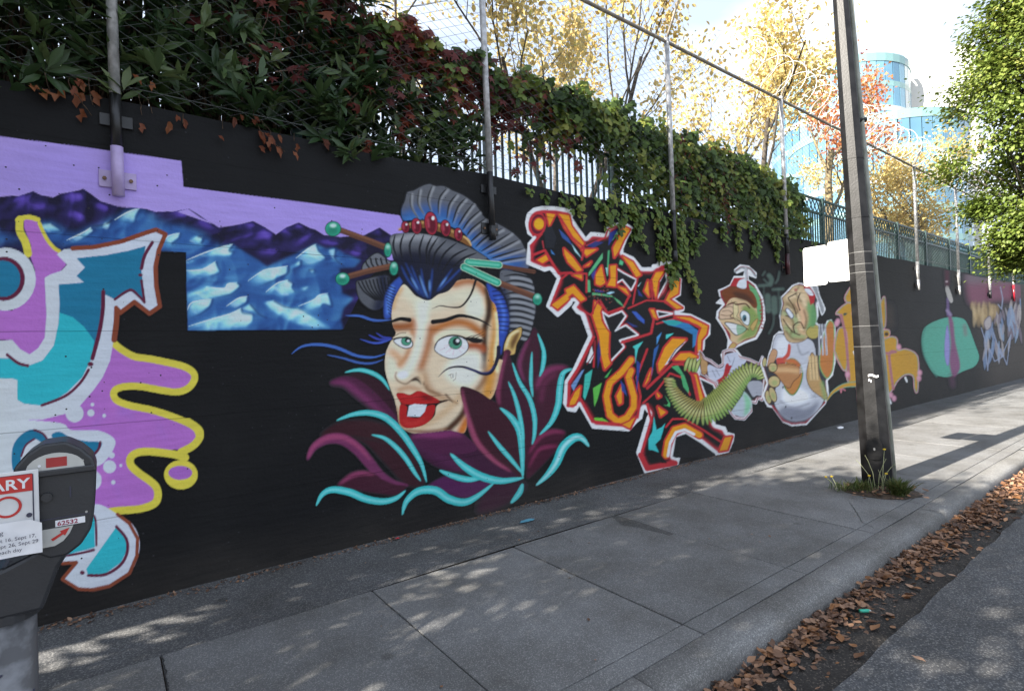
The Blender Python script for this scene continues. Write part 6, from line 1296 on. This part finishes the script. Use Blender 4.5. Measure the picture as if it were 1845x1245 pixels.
def meter_head(x0, full):
    pr = [(-.083, 1.20), (-.090, 1.30), (-.084, 1.325), (-.060, 1.355), (-.028, 1.378), (.022, 1.380), (.055, 1.358), (.080, 1.328), (.088, 1.30), (.083, 1.20), (.079, 1.16), (.072, 1.125), (.050, 1.088), (.018, 1.065), (-.018, 1.065), (-.050, 1.088), (-.072, 1.125), (-.079, 1.16)]
    bm = bmesh.new(); prism(bm, [(x + x0, z) for x, z in pr], -.075, .075); bmesh.ops.recalc_face_normals(bm, faces=bm.faces); bevel(bm, .007, 2); hd_ = from_bm('meter_head', bm, M_MET, meter, smooth=False)
    bm = bmesh.new(); prism(bm, [(x + x0, z) for x, z in ((-.088, 1.291), (.087, 1.291), (.083, 1.308), (-.084, 1.308))], -.087, -.070); bmesh.ops.recalc_face_normals(bm, faces=bm.faces); bevel(bm, .003, 1); from_bm('ledge', bm, M_MET, hd_)
    dome = [(x0 + .062 * math.cos(t_), 1.308 + .044 * math.sin(t_)) for t_ in np.linspace(0, math.pi, 14)]
    bm = bmesh.new(); prism(bm, dome, -.0785, -.0745); bmesh.ops.recalc_face_normals(bm, faces=bm.faces); dm = from_bm('display_window', bm, M_WINF, hd_)
    bm = bmesh.new(); box(bm, x0 - .020, x0 + .024, -.0795, -.0786, 1.314, 1.340); from_bm('display', bm, M_WINR, hd_)
    bm = bmesh.new(); tube(bm, [(x0 - .034, -.078, 1.321), (x0 - .034, -.0800, 1.321)], .0035, 8); from_bm('rivet', bm, M_WHITE, hd_)
    pl = [(x0 - .045, 1.147), (x0 + .034, 1.147), (x0 + .026, 1.127), (x0 + .012, 1.109), (x0 - .006, 1.099), (x0 - .045, 1.099)]
    bm = bmesh.new(); prism(bm, pl, -.0775, -.0745); bmesh.ops.recalc_face_normals(bm, faces=bm.faces); from_bm('coin_plate', bm, M_WINF, hd_)
    bm = bmesh.new()
    for q in ([(-.014, 1.119), (.008, 1.132), (.005, 1.137), (.026, 1.143), (.016, 1.123), (.012, 1.127), (-.010, 1.113)],): prism(bm, [(x0 + x, z) for x, z in q], -.0786, -.0778)
    bmesh.ops.recalc_face_normals(bm, faces=bm.faces); from_bm('arrow', bm, M_REDP, hd_)
    bm = bmesh.new(); box(bm, x0 - .004, x0 + .060, -.0790, -.0762, 1.150, 1.167); from_bm('number_label', bm, M_WHITE, hd_)
    if full: text('number', '62532', .0165, M_MARO, hd_, (x0 + .000, -.0793, 1.1525), bold=True, xs=1.08)
    for sx_, sz_ in ((-.06, 1.335), (.062, 1.335), (-.068, 1.19), (.068, 1.19)):
        bm = bmesh.new(); tube(bm, [(x0 + sx_ * .93, -.074, sz_ - .012), (x0 + sx_ * .93, -.0772, sz_ - .012)], .0032, 8); from_bm('screw', bm, M_BAND, hd_)
    bm = bmesh.new(); box(bm, x0 + .028, x0 + .031, -.0775, -.0745, 1.225, 1.255); from_bm('coin_slot', bm, M_INK, hd_)
    bm = bmesh.new(); tube(bm, [(x0 - .02, -.074, 1.235), (x0 - .02, -.086, 1.235)], .012, 14); from_bm('knob', bm, M_MET, hd_)
    bm = bmesh.new(); box(bm, x0 - .070, x0 + .070, -.0768, -.0745, 1.172, 1.174); from_bm('seam', bm, M_INK, hd_)
    return hd_
meter_head(0.085, True); meter_head(-0.145, False)
# yoke below the heads and the post
bm = bmesh.new(); prism(bm, [(.132, 1.10), (.106, 1.07), (.086, 1.035), (.066, .975), (.050, .930), (-.110, .930), (-.126, .975), (-.146, 1.035), (-.166, 1.07), (-.192, 1.10), (-.15, 1.11), (-.03, 1.06), (.09, 1.11)], -.072, .072); bmesh.ops.recalc_face_normals(bm, faces=bm.faces); bevel(bm, .01, 2); from_bm('yoke', bm, M_MET, meter)
bm = bmesh.new(); tube(bm, [(-.03, 0, .935), (-.03, 0, .912)], .072, 20); from_bm('collar', bm, M_MET, meter, smooth=False)
bm = bmesh.new(); tube(bm, [(-.03, 0, .0), (-.03, 0, .45), (-.03, 0, .916)], .063, 24); from_bm('post', bm, M_METP, meter, smooth=True)
bm = bmesh.new(); rs = np.random.default_rng(8)
for k in range(16):
    a = -math.pi / 2 + rs.uniform(-1.1, 1.1); z = rs.uniform(.6, .84); pts = [(-.03 + .0636 * math.cos(a + j * .05 * rs.normal()), .0636 * math.sin(a + j * .05), z + j * rs.uniform(-.015, .02)) for j in range(4)]; tube(bm, pts, rs.uniform(.0012, .0035), 5)
from_bm('scribble', bm, M_INK, meter)['kind'] = 'stuff'
# notice board fixed to the meter, with a paper taped over it
M_BOARD = flat('sign_white', (0.68, 0.68, 0.68), rough=.45); M_SREV = flat('sign_edge_green', (0.30, 0.34, 0.28))
ns = empty('notice_board', (-0.282, 1.925, 1.12)); tag(ns, 'white notice board with a red heading fixed before the parking meter', 'sign')
bx0, bx1, bz0, bz1 = -.170, .132, .0, .196
bm = bmesh.new(); box(bm, bx0, bx1, 0, .004, bz0, bz1); bevel(bm, .0015, 1); from_bm('board', bm, M_BOARD, ns)
bm = bmesh.new(); box(bm, bx0 + .012, bx1 - .012, -.0022, -.0004, bz1 - .054, bz1 - .010); from_bm('red_panel', bm, M_REDP, ns)
o = text('heading', 'TEMPORARY', .037, M_WHITE, ns, (0, -.0026, bz1 - .045), bold=True, spacing=1.04, xs=1.06); o.location.x = .116 - 1.06 * max(v.co.x for v in o.data.vertices)
bm = bmesh.new(); 
for q in ((bx0 + .010, bx0 + .0125, .03, bz1 - .01), (bx1 - .0125, bx1 - .010, .03, bz1 - .01), (bx0 + .013, bx1 - .013, bz1 - .0105, bz1 - .0085)): box(bm, q[0], q[1], -.0014, -.0003, q[2], q[3])
from_bm('border_line', bm, M_INK, ns)
bm = bmesh.new(); n = 28; rr = [[bm.verts.new((0.070 + r * math.cos(2 * math.pi * k / n), yq, .107 + r * math.sin(2 * math.pi * k / n))) for k in range(n)] for r, yq in ((.028, -.002), (.022, -.002))]
for k in range(n): bm.faces.new((rr[0][k], rr[0][(k + 1) % n], rr[1][(k + 1) % n], rr[1][k]))
from_bm('red_ring', bm, M_REDP, ns)
bm = bmesh.new(); tube(bm, [(bx1 - .020, -.003, .078), (bx1 - .020, .006, .078)], .006, 12); from_bm('bolt_hole', bm, M_INK, ns)
pp = empty('paper_notice', (-0.292, 1.919, 1.098)); tag(pp, 'white printed paper listing dates taped under the notice board', 'notice')
bm = bmesh.new(); nx_, nz2 = 14, 8; gv = [[bm.verts.new((-.175 + .323 * i / nx_, -.002 - .006 * math.sin(i / nx_ * 3.1) * (1 - j / nz2) - (.010 * max(0, i - 12) / 2), (.090 - .012 * (i == nx_)) * j / nz2)) for i in range(nx_ + 1)] for j in range(nz2 + 1)]
for j in range(nz2):
    for i in range(nx_): bm.faces.new((gv[j][i], gv[j][i + 1], gv[j + 1][i + 1], gv[j + 1][i]))
from_bm('sheet', bm, M_WHITE, pp, smooth=True)
for s_, z, sz in (('No Parking', .063, .0165), ('Sept 15, Sept 16, Sept 17,', .044, .0130), ('Sept 25, Sept 26, Sept 29', .029, .0130), ('7am - 7pm each day', .014, .0130)):
    o = text('printed_line', s_, sz, M_INK, pp, (0, -.0145, z)); wd = max(v.co.x for v in o.data.vertices); right = {'No Parking': .073, 'Sept 15, Sept 16, Sept 17,': .136, 'Sept 25, Sept 26, Sept 29': .140, '7am - 7pm each day': .108}[s_]; o.location.x = right - wd

# ------------------------------------------------------------------ pit with weeds round the lamp post
pit = bmesh.new(); rs = np.random.default_rng(15); n = 30; c0 = pit.verts.new((6.35, 2.22, .022)); rg_ = []
for k in range(n):
    t_ = 2 * math.pi * k / n; rg_.append(pit.verts.new((6.40 + (.36 + rs.uniform(-.04, .04)) * math.cos(t_), 2.22 + (.33 + rs.uniform(-.03, .03)) * math.sin(t_), .003)))
mid = [pit.verts.new((6.38 + (v.co.x - 6.4) * .6, 2.22 + (v.co.y - 2.22) * .6, .018 + rs.uniform(-.006, .008))) for v in rg_]
for k in range(n): pit.faces.new((mid[k], mid[(k + 1) % n], c0)); pit.faces.new((rg_[k], rg_[(k + 1) % n], mid[(k + 1) % n], mid[k]))
tag(from_bm('soil_pit', pit, M_SOIL), kind='structure')
M_GRASS = leaf_mat('weed_blades', [(0.04, 0.065, 0.015), (0.085, 0.12, 0.03), (0.16, 0.16, 0.06)], trans=.3); M_FLOW = flat('dandelion_yellow', (0.75, 0.50, 0.02)); M_STALK = flat('dry_stalk', (0.34, 0.36, 0.20))
def tuft(x, y, n, ln, spread, label, seed):
    rg2 = np.random.default_rng(seed); root = empty('grass_tuft', (x, y, .01)); tag(root, label, 'weed'); pos = np.stack([rg2.normal(size=n) * spread, rg2.normal(size=n) * spread, np.zeros(n)], 1); a = rg2.uniform(0, 2 * math.pi, n); lean = rg2.uniform(.1, .95, n)
    d = np.stack([np.cos(a) * lean, np.sin(a) * lean, np.ones(n)], 1); T = fan([(0, 0, 0), (.035, .3, 0), (.028, .7, -.05), (0, 1, -.2), (-.028, .7, -.05), (-.035, .3, 0)], (0, .5, .0)); nr = np.stack([np.cos(a), np.sin(a), -lean], 1) * -1
    leaf_object('blades', [leaf_arrays(pos, d, nr, rg2.uniform(.5, 1.1, n) * ln, T, rg2.uniform(0, 1, n))], M_GRASS, root, 'stuff')
tuft(6.30, 2.02, 240, .20, .035, 'bushy green grass tuft on the kerb side of the lamp post', 71); tuft(6.26, 2.33, 120, .14, .06, 'low weedy grass between the lamp post and the slabs', 72); tuft(6.12, 2.45, 60, .13, .05, 'sparse grass sprouts at the dirt edge of the pit', 73)
def flower(x, y, h, lx, ly, label, stalk_only=False):
    root = empty('dandelion', (x, y, .01)); tag(root, label, 'flower', 'yellow weeds round the lamp post'); bm = bmesh.new(); tube(bm, [(0, 0, 0), (lx * .3, ly * .3, h * .5), (lx, ly, h)], .0028, 5); from_bm('stalk', bm, M_STALK, root)
    if not stalk_only:
        bm = bmesh.new(); bmesh.ops.create_icosphere(bm, subdivisions=1, radius=.016); bmesh.ops.scale(bm, vec=(1, 1, .55), verts=bm.verts); bmesh.ops.translate(bm, vec=(lx, ly, h), verts=bm.verts); from_bm('bloom', bm, M_FLOW, root)
for x, y, h, lx, ly in ((6.33, 2.30, .15, 0, -.01), (6.30, 2.16, .20, .02, -.03), (6.33, 2.17, .44, .02, -.02), (6.10, 2.52, .13, -.04, .08), (6.08, 2.50, .14, 0, .05)): flower(x, y, h, lx, ly, 'small yellow dandelion on a thin stalk by the lamp post')
for k, (lx, ly, h) in enumerate(((-.02, .10, .30), (-.03, .05, .36), (.0, -.06, .34), (.01, -.10, .30), (-.02, .02, .22))):
    o = empty('dry_stalk', (6.36 + .01 * k, 2.27 - .02 * k, .01)); tag(o, 'pale dry weed stalk leaning on the lamp post foot', 'weed', 'dry stalks at the lamp post'); bm = bmesh.new(); tube(bm, [(0, 0, 0), (lx * .3, ly * .3, h * .5), (lx, ly, h * .85), (lx * 1.5, ly * 1.4, h)], [.004, .003, .003, .002], 5); from_bm('stalk', bm, M_STALK, o)

# ------------------------------------------------------------------ fallen leaves and litter
M_LIT = leaf_mat('fallen_leaves', [(0.06, 0.034, 0.024), (0.13, 0.072, 0.048), (0.22, 0.125, 0.08), (0.33, 0.20, 0.13), (0.30, 0.14, 0.06), (0.10, 0.05, 0.03)], trans=.15, rough=.7)
def litter(name, label_kind, pos, size, seed, T=T_CURL, tl=(0, 1)):
    rg2 = np.random.default_rng(seed); n = len(pos); a = rg2.uniform(0, 2 * math.pi, n); d = np.stack([np.cos(a), np.sin(a), rg2.normal(size=n) * .25], 1); nr = np.array([0, 0, 1.0]) + rg2.normal(size=(n, 3)) * .35
    o = leaf_object(name, [leaf_arrays(pos, d, nr, rg2.uniform(.45, 1.0, n) ** 1.0 * rg2.choice([.7, 1.0, 1.3, 1.6], n) * size, T, tl[0] + (tl[1] - tl[0]) * rg2.uniform(0, 1, n))], M_LIT, None, 'stuff'); return o
rg3 = np.random.default_rng(81); P_ = []
for _ in range(17000):
    x = rg3.uniform(0.5, 26); dens = np.interp(x, [0.5, 2.2, 4, 6, 9, 26], [.5, .75, .7, .9, 1, 1]); wdt = np.interp(x, [0, 4, 6, 9, 26], [.13, .14, .2, .30, .38])
    if rg3.uniform() > dens * (0.75 + .25 * math.sin(x * 4)): continue
    e = abs(rg3.normal()) * wdt * .55
    if e > .5: continue
    P_.append((x, 1.555 - e, -.120 + max(0, .05 - e * .22) * rg3.uniform()))
litter('gutter_leaves', None, np.array(P_), .046, 82)
P_ = [(rg3.uniform(1.6, 8), 1.25 + rg3.uniform(0, .3), -.121) for _ in range(130)]; litter('gutter_leaves', None, np.array(P_), .05, 83, T_FLAT)
P_ = []
for _ in range(2600): x = rg3.uniform(-1.0, 9.5); P_.append((x, 4.335 - abs(rg3.normal()) * .045, .012 + rg3.uniform(0, .008)))
litter('wall_foot_debris', None, np.array(P_), .022, 84, T_FLAT, (0, .6))
P_ = [(6.40 + rg3.normal() * .2, 2.20 + rg3.normal() * .16, .03) for _ in range(160)]; litter('pit_leaves', None, np.array(P_), .04, 85, T_FLAT, (.2, 1))
# single leaves that lie apart
def one_leaf(x, y, z, size, tint, a, label, group):
    V, Fc, tt = leaf_arrays(np.zeros((1, 3)), np.array([[math.cos(a), math.sin(a), .12]]), np.array([[.1, .1, 1.]]), np.array([size]), T_CURL, np.array([tint])); me = mesh_np('fallen_leaf', V, Fc); at_ = me.attributes.new('tint', 'FLOAT', 'POINT'); at_.data.foreach_set('value', tt.astype(np.float32)); o = link('fallen_leaf', me, M_LIT, None, (x, y, z)); tag(o, label, 'leaf', group)
for px, py in ((1516, 1156), (1535, 1160), (1560, 1120), (1570, 1135), (1472, 1150), (1485, 1130), (1490, 1170), (1540, 1185), (1430, 1165), (1400, 1205), (1392, 1180), (1378, 1192), (1775, 966), (1690, 1010), (1700, 980), (1625, 1075), (1645, 1058), (1610, 1010), (1590, 1040)):
    x, y = at_z(px, py, -.118); one_leaf(x, y, -.118, rg3.uniform(.055, .08), rg3.uniform(.5, 1), rg3.uniform(0, 6.28), 'dry brown leaf lying singly in the gutter', 'single leaves in the gutter')
for px, py in ((1668, 1193), (1725, 1040)):
    x, y = at_z(px, py, -.108); one_leaf(x, y, -.105, .06, .6, rg3.uniform(0, 6.28), 'lone brown leaf out on the road asphalt', 'leaves on the road')
for k in range(26):
    x = rg3.uniform(0.3, 6); y = rg3.uniform(1.9, 4.2); one_leaf(x, y, .004, rg3.uniform(.012, .028), rg3.uniform(0, 1), rg3.uniform(0, 6.28), 'tiny dry leaf scrap lying on the pavement', 'scraps on the pavement')
x, y = at_z(1558, 1102, -.115); lg = empty('cigarette_lighter', (x, y, -.108)); lg.rotation_euler.z = -.65; tag(lg, 'green plastic cigarette lighter among the gutter leaves', 'lighter')
bm = bmesh.new(); tube(bm, [(-.032, 0, 0), (.026, 0, 0)], .0105, 10); from_bm('body', bm, flat('lighter_green', (.03, .36, .25), rough=.25), lg); bm = bmesh.new(); tube(bm, [(.0262, 0, 0), (.036, 0, 0)], .0095, 8); from_bm('cap', bm, M_BAND, lg)
# crumpled paper by the wall, red scrap, paint spot
x, y = at_z(1497, 770, .0); bm = bmesh.new(); bmesh.ops.create_icosphere(bm, subdivisions=2, radius=.06)
for v in bm.verts: v.co = Vector((v.co.x * 1.6, v.co.y * .8, abs(v.co.z) * .45)) * rg3.uniform(.7, 1.2)
tag(from_bm('crumpled_paper', bm, M_WHITE, loc=(x, min(y, 4.2), .005)), 'crumpled white paper scrap at the foot of the wall', 'litter')
x, y = at_z(710, 968, .01); bm = bmesh.new(); bmesh.ops.create_icosphere(bm, subdivisions=1, radius=.016)
for v in bm.verts: v.co = Vector((v.co.x * 1.4, v.co.y, abs(v.co.z) * .6)) * rg3.uniform(.7, 1.3)
tag(from_bm('red_scrap', bm, flat('red_scrap_plastic', (.5, .02, .03)), loc=(x, min(y, 4.28), .018)), 'small red plastic scrap at the foot of the wall', 'litter')
bm = bmesh.new(); x, y = at_z(950, 939, 0); n = 18
pv = [bm.verts.new((x + .10 * math.cos(t_) * rg3.uniform(.7, 1.1), y + .035 * math.sin(t_) * rg3.uniform(.7, 1.1), 0)) for t_ in np.linspace(0, 2 * math.pi, n, endpoint=False)]; bm.faces.new(pv)
for v in bm.verts: v.co.z = .0085
tag(from_bm('paint_spot', bm, flat('turquoise_overspray', (.10, .30, .40))), 'spot of turquoise spray paint on the asphalt strip', 'paint spot')
